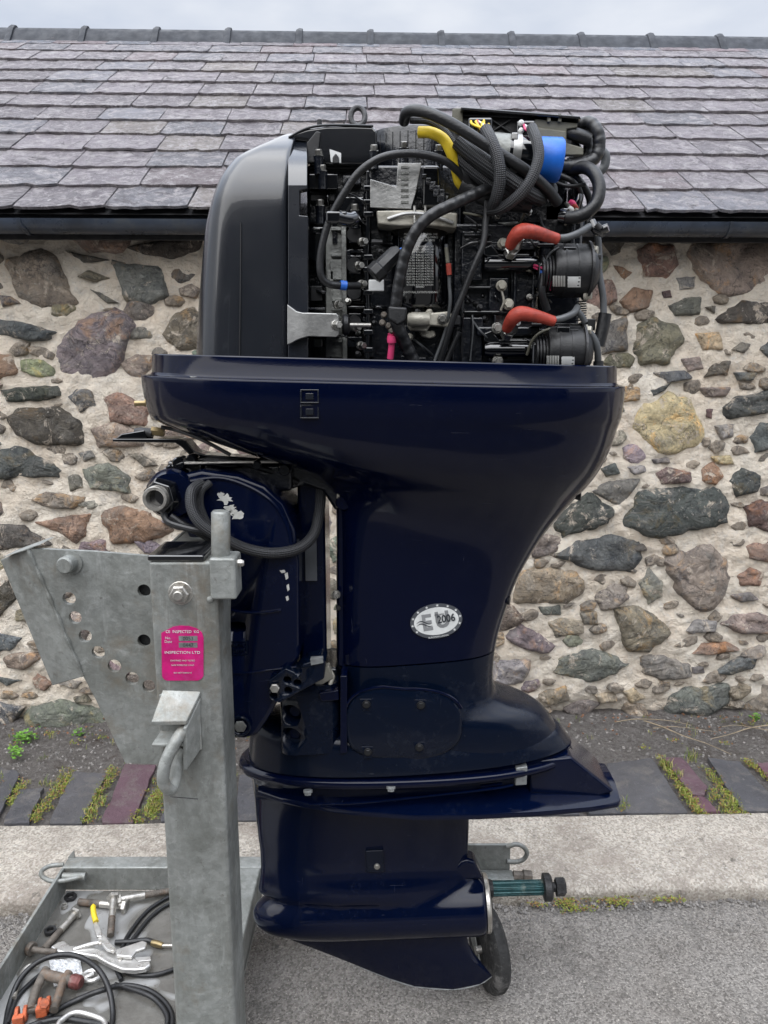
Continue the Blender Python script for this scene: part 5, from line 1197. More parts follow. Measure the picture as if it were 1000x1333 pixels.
# ignition coils
def coil(dx, dy):
    a = P(718+dx, 353+dy, 1.315); b = P(763+dx, 353+dy, 1.315); d_ = (b-a).normalized(); r = 32*S(1.31)
    c_ = MB().lathe(a, b, [(0,r*.9),(.06,r*.96),(.3,r),(1,r)], 44).build('ignition_coil', 'black_plastic', ph, sharp=40)
    MB().lathe(b - d_*.001, b + d_*.003, [(0,r*1.12),(1,r*1.12)], 44).build('coil_flange', 'dark_steel', c_)
    MB().lathe(b + d_*.002, b + d_*.017, [(0,r*.95),(.5,r*.85),(1,r*.55)], 36).build('coil_cap', 'black_plastic', c_)
    bands = MB()
    for t in (.28, .62): bands.lathe(a + d_*((b-a).length*t), a + d_*((b-a).length*t + .003), [(0,r*1.02),(1,r*1.02)], 44)
    bands.build('coil_band', 'black_plastic', c_)
    box_px(733+dx, 321+dy, 751+dx, 330+dy, 1.285, 1.32).build('coil_plug', 'black_gloss', c_, bevel=.002); box_px(748+dx, 324+dy, 762+dx, 336+dy, 1.288, 1.32).build('coil_plug', 'black_plastic', c_, bevel=.002)
    box_px(724+dx, 329+dy, 768+dx, 336+dy, 1.292, 1.32).build('coil_lid', 'black_gloss', c_, bevel=.002)
    def on(x, y, lift):                # on the coil surface
        rr = ray(x, y); R2 = r + lift; oy, oz = 1.315, a.z; A = rr.y**2 + rr.z**2; B = 2*(rr.y*-oy + rr.z*(H-oz)); Cc = oy*oy + (H-oz)**2 - R2*R2
        t = (-B - math.sqrt(max(0, B*B-4*A*Cc)))/(2*A); return Vector((0,0,H)) + rr*t
    def patch(x0, y0, x1, y1, mat, lift, name):
        m_ = MB(); n_ = 6; v_ = []
        for j in range(n_+1):
            for i in (0, 1): v_.append(on(x0 + (x1-x0)*i, y0 + (y1-y0)*j/n_, lift))
        m_.add(v_, [(2*j, 2*j+1, 2*j+3, 2*j+2) for j in range(n_)]); return m_
    patch(739+dx, 360+dy, 756+dx, 374+dy, 'white_label', .0008, 'x').build('label', 'white_label', c_)
    m_ = MB()
    for i in range(8): m2 = patch(720+dx+i*2.1, 359+dy, 721+dx+i*2.1, 373+dy, '', .0008, 'x'); m_.add(m2.v, m2.f)
    m_.build('barcode', 'label_text', c_)
    for yy in (-36, 28): box_px(700+dx, 353+dy+yy, 770+dx, 357+dy+yy, 1.305, 1.33).build('coil_rail', 'black_gloss', c_, bevel=.001)
    hexbolt(772+dx, 326+dy, 1.30, 5.5, 'beige_metal', c_, .008, Vector((1,-.5,0))); hexbolt(764+dx, 385+dy, 1.30, 5, 'beige_metal', c_, .008, Vector((1,-.5,0)))
    box_px(700+dx, 340+dy, 720+dx, 374+dy, 1.30, 1.34).build('coil_socket', 'black_gloss', c_, bevel=.006)
    for t in range(4): q = P(703+dx+t*4, 357+dy, 1.315); MB().lathe(q, q + Vector((.003,0,0)), [(0,r*.72),(1,r*.72)], 30).build('socket_ring', 'black_plastic', c_)
coil(0, 0); coil(-8, 104)
hose([(695,345,1.315),(706,349,1.30),(714,360,1.295),(719,376,1.30)], 1.5, 'pink_wire', 'wire', 6); hose([(695,348,1.315),(704,353,1.303),(711,364,1.30),(717,378,1.302)], 1.3, 'pink_wire', 'wire', 6)
hose([(686,462,1.31),(692,445,1.30),(702,434,1.295),(716,428,1.30)], 1.8, 'olive_plastic', 'wire', 6); box_px(703, 352, 708, 362, 1.298, 1.304).build('wire_joint', 'blue_clip', ph)
hose([(708,356,1.30),(706,380,1.30),(712,404,1.31)], 5, 'black_plastic', 'tape_tail'); hose([(728,322,1.29),(716,330,1.29),(708,345,1.295)], 1.5, 'grey_rubber', 'wire', 6)
m_ = MB()
for k_ in range(9): m_.lathe(P(757, 392+k_*3, 1.34), P(757, 393.5+k_*3, 1.34), [(0,.0085),(1,.0085)], 14)
m_.build('spring', 'dark_steel', ph)
box_px(764, 415, 776, 430, 1.32, 1.36).build('rear_lug', 'black_plastic', ph, bevel=.002)
# small clutter of pipes and studs deep in the engine
r5 = random.Random(11)
for k_ in range(80):
    x = r5.uniform(405, 700); y = r5.uniform(225, 465); Yd = 1.362 if x > 480 else 1.368
    L_ = r5.uniform(8, 34); v_ = r5.random() < .5
    if r5.random() < .5:
        q2 = (x + (0 if v_ else L_), y + (L_ if v_ else r5.uniform(-4,4)), Yd-.005); hose([(x,y,Yd), ((x+q2[0])/2+r5.uniform(-3,3), (y+q2[1])/2+r5.uniform(-3,3), Yd-.014), q2], r5.uniform(1.2,3), r5.choice(['black_gloss','black_rubber','black_gloss','cast_metal']), 'small_pipe', 8, 5)
    else:
        box_px(x, y, x+r5.uniform(6,18), y+r5.uniform(5,20), Yd-r5.uniform(.006,.02), Yd+.01).build('casting_boss', r5.choice(['black_block','black_gloss']), blk, bevel=.002)

# thin wires, clips and small fittings between the castings
for k_ in range(46):
    x = r5.uniform(410, 705); y = r5.uniform(222, 455); Yd = r5.uniform(1.315, 1.345); a_ = r5.uniform(-1.2, 1.8); L_ = r5.uniform(14, 46)
    if 425 < x < 452 or (470 < x < 600 and 280 < y < 400): continue
    p1_ = (x + L_*cos(a_)*.5 + r5.uniform(-8,8), y + L_*abs(sin(a_))*.5, Yd-.006); p2_ = (x + L_*cos(a_), y + L_*abs(sin(a_)), Yd+.02)
    hose([(x, y, Yd+.02), p1_, p2_], r5.uniform(.7, 1.7), r5.choice(['black_gloss','black_rubber','black_gloss','grey_rubber','olive_plastic','black_rubber','dark_steel']), 'wire', 6, 5)
for k_ in range(26):
    x = r5.uniform(404, 712); y = r5.uniform(224, 468)
    if 515 < x < 580 and 290 < y < 395: continue
    hexbolt(x, y, r5.uniform(1.325, 1.35), r5.uniform(2.2, 3.6), r5.choice(['bolt_metal','dark_steel','cast_metal','beige_metal','dark_steel']), ph, .008, Vector((r5.uniform(-.5,.5),-1,r5.uniform(0,.5))))
# ================================================================== STEEL STAND
YA = 1.15
stand = empty('engine_stand', (P(250, 1333, YA).x, 1.3, 0), 'galvanised steel trolley stand with square post, drilled side plate and shallow tool tray', 'engine stand')
pa = P(197, 800, YA).x; pb = P(284, 800, YA).x; ptop = P(240, 731, YA).z
XL, XR = pa, pb
post = MB().box((XL, YA, .13), (XR, YA+.095, ptop)).build('post', 'galv', stand, bevel=.006, seg=3)
cap = MB().box((XL-.001, YA-.001, ptop+.0005), (XR-.018, YA+.096, ptop+.010)).build('end_cap', 'black_gloss', stand, bevel=.003)
MB().box((XR-.006, YA-.002, P(0,1240,YA).z), (XR+.008, YA+.10, P(0,780,YA).z)).build('corner_weld', 'galv', stand, bevel=.003) if False else None
# scratch marks on the post
for (a, b) in (((222,1037),(258,1040)),): hx = MB().tube([P(a[0],a[1],YA-.0002), P(b[0],b[1],YA-.0002)], .0007, 6, 2, False).build('scratch', 'dark_steel', stand)
hexbolt(235, 772, YA, 12, 'zinc_steel', stand, .012, flat=False, name='nut')
# socket with a round bar
sk_ = MB().box(P(274, 781, YA-.012), P(306, 727, YA-.012) + Vector((0,.05,0))).build('socket_block', 'galv', stand, bevel=.004)
q0 = P(287.5, 727, YA+.01); q1 = P(287.5, 665, YA+.01); MB().lathe(q0, q1, [(0,.0145),(.96,.0145),(1,.012)], 28).build('round_bar', 'galv', stand, sharp=40)
q = P(306, 733, YA+.01); MB().lathe(q, q + Vector((.014,0,0)), [(0,.010),(.3,.010),(.35,.006),(.8,.006),(1,.004)], 6).build('clamp_screw', 'zinc_steel', stand, sharp=25)
q = P(273, 781, YA-.004); MB().lathe(q, q + Vector((0,.02,0)), [(0,.002),(.1,.005),(1,.006)], 12).build('weld', 'galv', stand)
# transom beam going back from the post top
bz0 = ptop-.075; m_ = MB(); x0, x1 = XL+.0, XR-.006; y0_, y1_ = YA+.12, 1.62
m_.box((x0, y0_, bz0), (x0+.006, y1_, ptop+.002)); m_.box((x1-.006, y0_, bz0), (x1, y1_, ptop+.002)); m_.box((x0+.0062, y0_, ptop-.004), (x1-.0062, y1_, ptop+.0015)); m_.box((x0+.0062, y0_, bz0), (x1-.0062, y1_, bz0+.006))
m_.build('cross_beam', 'galv', stand, bevel=.0015)
m_ = MB().box((x0+.02, YA+.19, ptop+.0017), (x1-.02, YA+.24, ptop+.003)); m_.build('rubber_pad', 'black_rubber', stand, bevel=.001)
# side plate with real holes
YP = YA + .098
outer = [P(x, y, YP) for x, y in ((37,714),(120,718),(206,725),(300,728),(298,880),(282,916),(212,995),(163,993),(125,911),(109,881))]
holes = [(90,779,8.6),(98,804,8.6),(111,828,8.6),(128,849,8.6),(149,867,8.8),(172,883,8.8),(194,893,8.6),(187.5,769,8.6),(187.5,834,8.6)]
def plate_with_holes(outer, holes, Yf, th_):
    bm = bmesh.new(); vs_ = [bm.verts.new((p.x, 0, p.z)) for p in outer]; es = [bm.edges.new((vs_[i], vs_[(i+1) % len(vs_)])) for i in range(len(vs_))]
    for hx, hy, hr in holes:
        c_ = P(hx, hy, Yf); r = hr*S(Yf, hy); hv = [bm.verts.new((c_.x + r*cos(2*pi*i/20), 0, c_.z + r*sin(2*pi*i/20))) for i in range(20)]
        es += [bm.edges.new((hv[i], hv[(i+1) % 20])) for i in range(20)]
    bmesh.ops.triangle_fill(bm, edges=es, use_beauty=True)
    for f in bm.faces:
        if f.normal.y > 0: f.normal_flip()
    r_ = bmesh.ops.extrude_face_region(bm, geom=bm.faces[:]); nv = [g_ for g_ in r_['geom'] if isinstance(g_, bmesh.types.BMVert)]
    for v_ in nv: v_.co.y += th_
    bmesh.ops.recalc_face_normals(bm, faces=bm.faces)
    mb = MB(); bm.verts.index_update(); mb.v = [Vector((v_.co.x, v_.co.y + Yf, v_.co.z)) for v_ in bm.verts]; mb.f = [tuple(v_.index for v_ in f.verts) for f in bm.faces]; bm.free(); return mb
pl = plate_with_holes(outer, holes, YP, .009).build('side_plate', 'galv', stand, smooth=True, sharp=30)
for hx, hy, hr in holes[7:]: 
    q = P(hx, hy, YP+.012); MB().lathe(q, q + Vector((0,.004,0)), [(0,.02),(1,.02)], 16).build('hole_backing', 'black_rubber', pl)
# bent flange on its left side, coming towards the left and slightly back
fl_ = [P(37,714,YP), P(109,881,YP), P(68,893,YP+.03), P(0,729,YP+.03)]
m_ = MB(); n_ = Vector((-.3,-1,0)).normalized(); m_.prism([p + Vector((0,.0005,0)) for p in fl_], Vector((0,.009,0))); m_.build('bent_flange', 'galv', pl, bevel=.002)
m_ = MB().tube([P(x, y, YP-.001) for x, y in ((37,716),(62,772),(85,826),(108,879))], lambda t, l: .0032 + .0012*sin(l*160), 8, 10); m_.build('weld_bead', 'galv', pl)
m_ = MB().box(P(-2,728,YP+.03), P(40,713,YP+.03) + Vector((0,.12,0))); 
prism_px([(0,727),(44,711),(52,709),(38,715)], YP-.002, YP+.06).build('top_return', 'galv', pl)
q = P(83, 737, YP-.022); MB().lathe(q + Vector((.004,.03,0)), q, [(0,.020),(.3,.020),(.32,.0145),(.9,.0145),(1,.012)], 28).build('pivot_bolt', 'galv', pl, sharp=35)
m_ = MB().prism([P(284,790,YA+.11), P(290,792,YA+.11), P(299,880,YA+.11), P(284,912,YA+.11)], (0,.008,0)); m_.build('gusset', 'galv', stand, bevel=.002)
# channel lug and its U-bolt
lug = MB(); yl = YA-.034
a = P(197, 944, yl); b = P(243, 912, yl)
lug.box((P(203,940,yl).x, yl, P(0,946,yl).z), (P(248,940,yl).x, YA, P(0,936,yl).z + .0)); 
lug = MB().prism([P(197,945,yl), P(243,944,yl), P(262,905,YA-.0005), P(212,903,YA-.0005)], (0,0,.007)).build('lug_top', 'galv', stand, bevel=.0015)
MB().prism([P(243,948,yl), P(262,908,YA-.001), P(262,975,YA-.001), P(243,1003,yl)], (-.006,0,0)).build('lug_side', 'galv', stand, bevel=.0015)
MB().prism([P(197,969,yl), P(238,968,yl), P(254,950,YA-.001), P(210,950,YA-.001)], (0,0,-.005)).build('lug_bottom', 'galv', stand, bevel=.0015)
MB().box((P(210,940,YA).x, YA-.004, P(0,975,YA).z), (P(262,940,YA).x, YA-.0005, P(0,903,YA).z)).build('lug_back', 'galv', stand, bevel=.0015)
m_ = MB().tube([P(x, y, Y_) for x, y, Y_ in ((246,948,yl+.02),(238,952,yl+.008),(225,972,yl-.012),(214,998,yl-.022),(213,1018,yl-.022),(222,1028,yl-.014),(228,1015,yl+.0),(232,990,yl+.012),(240,975,yl+.02))], .0095, 14); m_.build('lashing_ring', 'galv', stand)
MB().box(P(222,1022,YA-.006), P(238,1000,YA-.006) + Vector((0,.006,0))).build('lug_shadow_plate', 'galv', stand, bevel=.001) if False else None
# pink inspection label
Yt = YA-.0012
pts = [(210,824),(216,821),(225,816),(234,814.5),(246,815),(256,818),(263,823.5),(265,830),(265,880),(262,884),(258,886),(217,886),(213,884),(211,880)]
lab = prism_px(pts, Yt, Yt+.001).build('inspection_label', 'pink_label', stand)
q_ = S(Yt, 850); bz_ = Yt-.0004
for y in (828, 836.5): box_px(233, y, 257, y+6.5, bz_, bz_+.0004).build('stamped_box', 'anode', lab)
text_mesh('lettering', '0053', 7*q_, 'label_dark', lab, P(245, 831.5, bz_-.0001), extrude=.0001); text_mesh('lettering', '0447', 7*q_, 'label_dark', lab, P(245, 840, bz_-.0001), extrude=.0001)
text_mesh('lettering', 'CE  INSPECTED  KG', 5.2*q_, 'white_label', lab, P(237.5, 822.5, bz_), extrude=.0001, sx=.95)
text_mesh('lettering', 'No.\nDate', 5*q_, 'label_text', lab, P(219, 833, bz_), extrude=.0001); text_mesh('lettering', 'INSPECTION LTD', 5.0*q_, 'white_label', lab, P(237.5, 849.5, bz_), extrude=.0001, sx=1.2)
text_mesh('lettering', 'EXAMINED AND TESTED', 2.9*q_, 'label_text', lab, P(238, 860, bz_), extrude=.0001); text_mesh('lettering', 'SAFE WORKING LOAD', 2.9*q_, 'label_text', lab, P(238, 866, bz_), extrude=.0001); text_mesh('lettering', 'DO NOT REMOVE', 2.9*q_, 'label_text', lab, P(238, 876, bz_), extrude=.0001)
# base frame and tray
FZ, RZ = .127, .19
bx0, bx1 = -.785, .27; by = 1.689
bb = MB(); bb.box((bx0, by, FZ+.0), (bx1, by+.045, RZ)); bb.build('rear_rail', 'galv', stand, bevel=.004)
MB().box((-.785, .75, FZ), (-.778, by-.001, RZ)).build('left_rail', 'galv', stand, bevel=.0015)
MB().box((-.385, .75, FZ-.03), (-.300, by-.001, RZ+.001)).build('right_rail', 'galv', stand, bevel=.005)
mb = MB(); v, f = grid(-.7779, -.3855, .78, by-.0005, 60, 120, lambda x, y: FZ + .0015*nz(x, y, 0, 5)); mb.add(v, f); tray = mb.build('tray', 'galv_wet', stand)
MB().box((-.785, .78, FZ-.012), (-.3, by, FZ-.006)).build('tray_base', 'galv', stand)
m_ = MB().prism([PZ(88,1117,RZ), PZ(97,1117,RZ), PZ(96,1117,RZ) + Vector((0,.004,.018))], (0,.004,0)); m_.build('tray_tab', 'galv', stand)
q = [PZ(x, y, RZ-.01) for x, y in ((108,1140),(75,1146),(58,1141),(55,1133),(66,1126),(84,1124))]; MB().tube([p + Vector((0,-.004,0)) for p in q], .0055, 12).build('lashing_ring', 'galv', stand); 
q = PZ(82,1141,RZ-.012); MB().cyl(q, q + Vector((.055,0,.0)), .009).build('ring_sleeve', 'galv', stand)
# right lug with loop, bolt and castor
MB().box((P(608,1120,by-.01).x+.0, by-.012, P(0,1150,by).z), (P(664,1120,by-.01).x, by-.004, P(0,1096,by).z)).build('lug_plate', 'galv', stand, bevel=.0015)
MB().box((P(600,1140,by-.03).x, by-.05, P(0,1152,by-.03).z), (P(668,1140,by-.03).x, by-.013, P(0,1138,by-.03).z)).build('lug_plate', 'galv', stand, bevel=.0015)
q = [P(x, y, by-.015) for x, y in ((660,1103),(672,1099),(682,1103),(686,1111),(681,1119),(670,1122),(660,1121))]; MB().tube(q, .0055, 12).build('lashing_ring', 'galv', stand)
q = P(668,1140,by-.03); MB().lathe(q, q + Vector((.044,0,-.004)), [(0,.012),(.5,.012),(.55,.016),(1,.015)], 8).build('bracket_bolt', 'rust_steel', stand, sharp=25)
def castor(cx, cy):
    # axle along x, swivelled slightly; wheel .17 m
    R_w = .093; a_ = Vector((cos(radians(15)), sin(radians(15)), 0)); c_ = Vector((cx, cy, R_w)); 
    wh = MB(); prof_ = [(0,R_w*.55),(0,R_w*.84),(.06,R_w*.93),(.25,R_w),(.75,R_w),(.94,R_w*.93),(1,R_w*.84),(1,R_w*.55)]
    wh.lathe(c_ - a_*.019, c_ + a_*.019, prof_, 44); w_ = wh.build('wheel_tyre', 'tyre', stand, sharp=40)
    MB().lathe(c_ - a_*.016, c_ + a_*.016, [(0,.012),(0,R_w*.6),(1,R_w*.6),(1,.012)], 36).build('wheel_hub', 'wheel_hub', w_, sharp=40)
    MB().cyl(c_ - a_*.032, c_ + a_*.032, .009).build('axle', 'zinc_steel', w_)
    for s_ in (-1, 1):
        o_ = c_ + a_*(.026*s_); d_ = Vector((-a_.y, a_.x, 0)); back = d_*.045
        MB().prism([o_ - d_*.016 - Vector((0,0,.014)), o_ + d_*.016 - Vector((0,0,.014)), o_ + back + d_*.03 + Vector((0,0,.030)), o_ + back + d_*.03 + Vector((0,0,.034)), o_ + back - d_*.02 + Vector((0,0,.034))], a_*(.003*s_)).build('fork', 'galv', stand)
    MB().lathe(c_ + Vector((-a_.y,a_.x,0))*.045 + Vector((0,0,.022)), c_ + Vector((-a_.y,a_.x,0))*.045 + Vector((0,0,.027)), [(0,.03),(1,.03)], 24).build('swivel_plate', 'galv', stand)
cw = P(636, 1240, 1.54); castor(cw.x, 1.54);  

# ================================================================== THINGS IN THE TRAY
def TZ(x, y, h=0): return PZ(x, y, FZ + h)
def long_bolt(hx, hy, tx, ty, r, hh, label, mat='zinc_steel', th_=0, thr='rust_steel', split=.55):
    a = TZ(hx, hy, hh); b = TZ(tx, ty, th_ + r); 
    root = empty('bolt', (a + b)/2 * 1.0, label, 'bolt', 'loose bolts in the tray'); INFO[root.name] = ((a+b)/2, 0)
    d_ = (b-a).normalized(); u = d_.orthogonal().normalized(); w_ = d_.cross(u)
    MB().rings([[a + d_*h + (u*cos(pi/3*i) + w_*sin(pi/3*i))*q for i in range(6)] for h, q in ((0,r*1.75),(.0015,r*1.95),(r*1.1,r*1.95))]).build('head', mat, root, sharp=25)
    m = a.lerp(b, split); MB().cyl(a, m, r, n=18).build('shank', mat, root)
    MB().tube([m, m.lerp(b,.5), b], lambda t, l: r*(.96 + .05*sin(2*pi*l/.0022)), 14, 26).build('thread', thr, root)
    return root
long_bolt(166,1180,103,1174,.0085,.012,'brown threaded bolt lying across the tray with its head beside the upright bolt')
bpy.data.objects['bolt']['label'] = 'thick bolt lying crosswise under the short bolt, its head to the right'
long_bolt(148,1167,144,1218,.0080,.030,'bolt lying on top of the crosswise bolt, pointing toward the camera', th_=.004)
long_bolt(152,1172,232,1158,.0080,.020,'long bolt at the back of the tray running to behind the post', split=.45)
long_bolt(99,1188,57,1236,.0078,.010,'long pale bolt slanting along the left side of the tray', split=.5)
def nut(x, y, r, label, mat, rz=.3, tilt=0):
    c_ = TZ(x, y, 0); a = Vector((sin(tilt), 0, cos(tilt))); u = a.orthogonal().normalized(); w_ = a.cross(u); m_ = MB()
    R1 = lambda h, q, n=18: [c_ + a*h + (u*cos(2*pi*i/n+rz) + w_*sin(2*pi*i/n+rz))*(q/max(cos(((2*pi*i/n) % (pi/3)) - pi/6), .1)*.92 if q > r*.8 else q) for i in range(n)]
    m_.rings([R1(.001,r*.55), R1(.001,r), R1(.009,r), R1(.009,r*.55)], False, True); o = m_.build('nut', mat, None, sharp=30, bevel=.0005); setp(o, label, 'nut', 'loose nuts in the tray'); return o
nut(66,1214,.0135,'dark hexagon nut by the left side of the tray','dark_steel'); nut(84,1182,.008,'small bright nut lying under the back rail','zinc_steel', .1); nut(92,1170,.014,'wet dark nut in the far left corner of the tray','dark_steel', .6)
# locking pliers
pl_ = empty('locking_pliers', TZ(125,1240,0), 'steel locking pliers with a yellow release lever, lying open in the tray', 'pliers')
def flat(pts, z0, th_, name, mat, parent, bev=.002): return MB().prism([TZ(x, y, z0) for x, y in pts], (0,0,th_)).build(name, mat, parent, bevel=bev, seg=3)
flat([(66,1238),(76,1232),(84,1230),(92,1236),(120,1238),(150,1246),(172,1242),(176,1252),(182,1258),(196,1256),(197,1262),(190,1267),(176,1269),(158,1268),(140,1260),(125,1251),(100,1247),(82,1246),(72,1243)], .012, .012, 'lower_jaw', 'tool_steel', pl_, .004)
flat([(150,1240),(168,1234),(186,1228),(192,1230),(190,1238),(178,1242),(172,1250),(152,1248)], .024, .008, 'upper_jaw', 'tool_steel', pl_, .003)
flat([(128,1218),(134,1217),(144,1230),(152,1238),(148,1242),(139,1239),(128,1226)], .030, .006, 'lever_link', 'tool_steel', pl_, .002)
flat([(122,1200),(126,1199),(133,1216),(133,1222),(126,1222),(123,1212)], .034, .006, 'release_lever', 'tool_steel', pl_, .002)
MB().tube([TZ(121.5,1178,.048), TZ(122,1188,.045), TZ(125,1200,.040)], lambda t, l: .0062*(1 if t > .03 else .5), 12, 4).build('lever_grip', 'yellow', pl_)
MB().tube([TZ(96,1236,.024), TZ(115,1230,.028), TZ(134,1226,.032)], .0042, 10, 4).build('toggle_bar', 'tool_steel', pl_)
MB().tube([TZ(40,1235,.02), TZ(55,1238,.02), TZ(74,1239,.02)], lambda t, l: .0062*(1+.05*sin(2*pi*l/.0022)), 14, 20).build('adjusting_screw', 'rust_steel', pl_)
MB().lathe(TZ(38,1234,.02), TZ(43,1236,.02), [(0,.013),(.2,.0145),(.8,.0145),(1,.013)], 24).build('screw_knob', 'rust_steel', pl_)
for x, y, z_ in ((157,1249,.0245),(147,1236,.0365),(131,1226,.0365)): q = TZ(x, y, z_); MB().lathe(q - Vector((0,0,.003)), q + Vector((0,0,.0015)), [(0,.005),(.7,.005),(1,.0035)], 14).build('rivet', 'zinc_steel', pl_)
flat([(174,1250),(196,1249),(197,1254),(178,1256)], .014, .008, 'jaw_teeth', 'tool_steel', pl_, .001)
# cables
def cable(pts, r, label, name='cable', mat='black_rubber'):
    m_ = MB().tube([TZ(x, y, h + r) for x, y, h in pts], r, 12, 10); o = m_.build(name, mat, None); return setp(o, label, name.replace('_', ' '))
cable([(6,1345,.0),(12,1310,0),(26,1275,.02),(50,1252,.035),(78,1243,.044),(104,1246,.042),(128,1262,.04),(142,1288,.02),(147,1320,0),(143,1350,0)], .0055, 'thick black cable looped in a big arch at the front of the tray')
cable([(10,1333,.0),(22,1300,0),(42,1278,0),(62,1262,.004)], .005, 'short black cable beside the left side of the tray, inside the big loop')
cable([(240,1161,0),(216,1170,0),(192,1186,0),(172,1210,0),(160,1232,0),(158,1255,.0),(166,1266,0),(190,1270,0),(215,1266,0),(245,1254,0)], .0048, 'black cable coiled behind the post, outer turn')
cable([(240,1172,0),(218,1178,0),(196,1194,0),(178,1216,0),(166,1232,.0),(152,1256,0),(158,1276,0)], .0048, 'black cable coiled behind the post, inner turn')
cable([(40,1345,0),(70,1318,0),(100,1302,0),(130,1290,.012),(160,1283,.004),(190,1288,0),(212,1302,0),(224,1322,0),(222,1350,0)], .0055, 'black cable crossing the front of the tray from left to right')
cable([(150,1282,0),(185,1292,.008),(205,1304,.006),(218,1325,.004),(212,1350,0)], .0050, 'black cable lying just inside the crossing cable')
cable([(20,1345,0),(50,1332,0),(80,1326,0),(110,1330,0),(140,1335,.004)], .0058, 'black cable along the front edge of the picture')
hl = empty('hose_end', TZ(190,1226,0), 'short hose end with a brass and steel fitting beside the post', 'hose fitting')
MB().tube([TZ(150,1227,.008), TZ(170,1226,.008), TZ(190,1224,.008), TZ(200,1227,.008)], .0058, 12, 6).build('hose', 'black_rubber', hl); MB().lathe(TZ(198,1227,.008), TZ(212,1231,.008), [(0,.006),(.4,.0075),(1,.006)], 12).build('ferrule', 'brass', hl); MB().cyl(TZ(211,1231,.008), TZ(226,1231,.008), .0038).build('nipple', 'zinc_steel', hl)
# shackle with orange-painted ends
sh_ = empty('bow_shackle', TZ(70,1290,0), 'rusty shackle with orange painted pin ends under the black cable', 'shackle')
MB().tube([TZ(40,1315,.02), TZ(44,1298,.02), TZ(52,1278,.022), TZ(60,1262,.024)], .0088, 14, 8).build('bow_leg', 'rust_steel', sh_); MB().tube([TZ(70,1315,.02), TZ(76,1298,.022), TZ(82,1280,.026), TZ(90,1266,.03)], .0088, 14, 8).build('bow_leg', 'rust_steel', sh_)
MB().cyl(TZ(56,1268,.024), TZ(98,1278,.026), .0105).build('cross_pin', 'rust_steel', sh_); MB().cyl(TZ(30,1318,.016), TZ(64,1307,.02), .007).build('shackle_pin', 'rust_steel', sh_)
MB().lathe(TZ(92,1276,.024), TZ(106,1280,.024), [(0,.011),(.2,.014),(.8,.014),(1,.010)], 14).build('pin_collar', 'dull_red', sh_, sharp=25)
for ox, oy, oz in ((28,1320,.016),(58,1308,.020)):
    q = TZ(ox, oy, oz); m_ = MB(); m_.lathe(q - Vector((.011,.003,0)), q - Vector((.004,.001,0)), [(0,.0125),(.2,.0145),(1,.0145)], 18); m_.lathe(q + Vector((.004,.001,0)), q + Vector((.011,.003,0)), [(0,.0145),(.8,.0145),(1,.0125)], 18)
    m_.obox(q + Vector((0,-.013,-.002)), Vector((.010,.002,0)), Vector((-.001,.006,0)), Vector((0,0,.010))); m_.build('orange_end', 'orange_paint', sh_, bevel=.0015, sharp=30)
MB().lathe(TZ(58,1306,.034), TZ(58,1306,.041), [(0,.010),(1,.009)], 6).build('orange_nut', 'orange_paint', sh_, sharp=25)
ey = empty('ring_spanner', TZ(112,1274,0), 'bright steel ring end poking out from the shackle under the cable', 'spanner')
MB().tube([TZ(100,1274,.012), TZ(112,1272,.012), TZ(122,1268,.012)], .005, 10, 4).build('handle', 'tool_steel', ey); MB().tube([TZ(112,1270,.014)+Vector((.018*cos(t)+.012, .014*sin(t), 0)) for t in [2*pi*i/20 for i in range(21)]], .0045, 10, 1, False).build('ring', 'tool_steel', ey)
# carabiner
o = MB().tube([TZ(x, y, .014) for x, y in ((78,1330),(92,1320),(104,1318),(120,1322),(134,1328),(136,1336),(120,1342),(100,1345),(80,1345),(76,1336),(78,1330))], .0052, 12, 6).build('carabiner', 'tool_steel', None); setp(o, 'bright steel snap hook at the front edge of the tray', 'snap hook')
# steel hook at left under cable
o = MB().tube([TZ(x, y, .012) for x, y in ((18,1300),(24,1280),(30,1265),(40,1257),(50,1258))], .0052, 12, 6).build('steel_hook', 'zinc_steel', None); setp(o, 'bent steel rod under the cable by the left side of the tray', 'steel hook')
# crumpled plastic
mb = MB(); v, f = [], []
a0 = TZ(64,1262,.004); nx = 16
for j in range(nx+1):
    for i in range(nx+1):
        u, w_ = i/nx, j/nx; p = TZ(64 + 40*u + 6*w_, 1250 + 34*w_ - 4*u, .004 + .010*abs(nz(u*4, w_*4, 3)) + .006*abs(nz(u*9, w_*9, 8))); v.append(p)
for j in range(nx):
    for i in range(nx): k_ = j*(nx+1)+i; f.append((k_, k_+1, k_+nx+2, k_+nx+1))
mb.add(v, f); o = mb.build('plastic_wrapper', 'plastic_bag', None, smooth=False); setp(o, 'crumpled clear plastic wrapper under the shackle in the tray', 'wrapper')

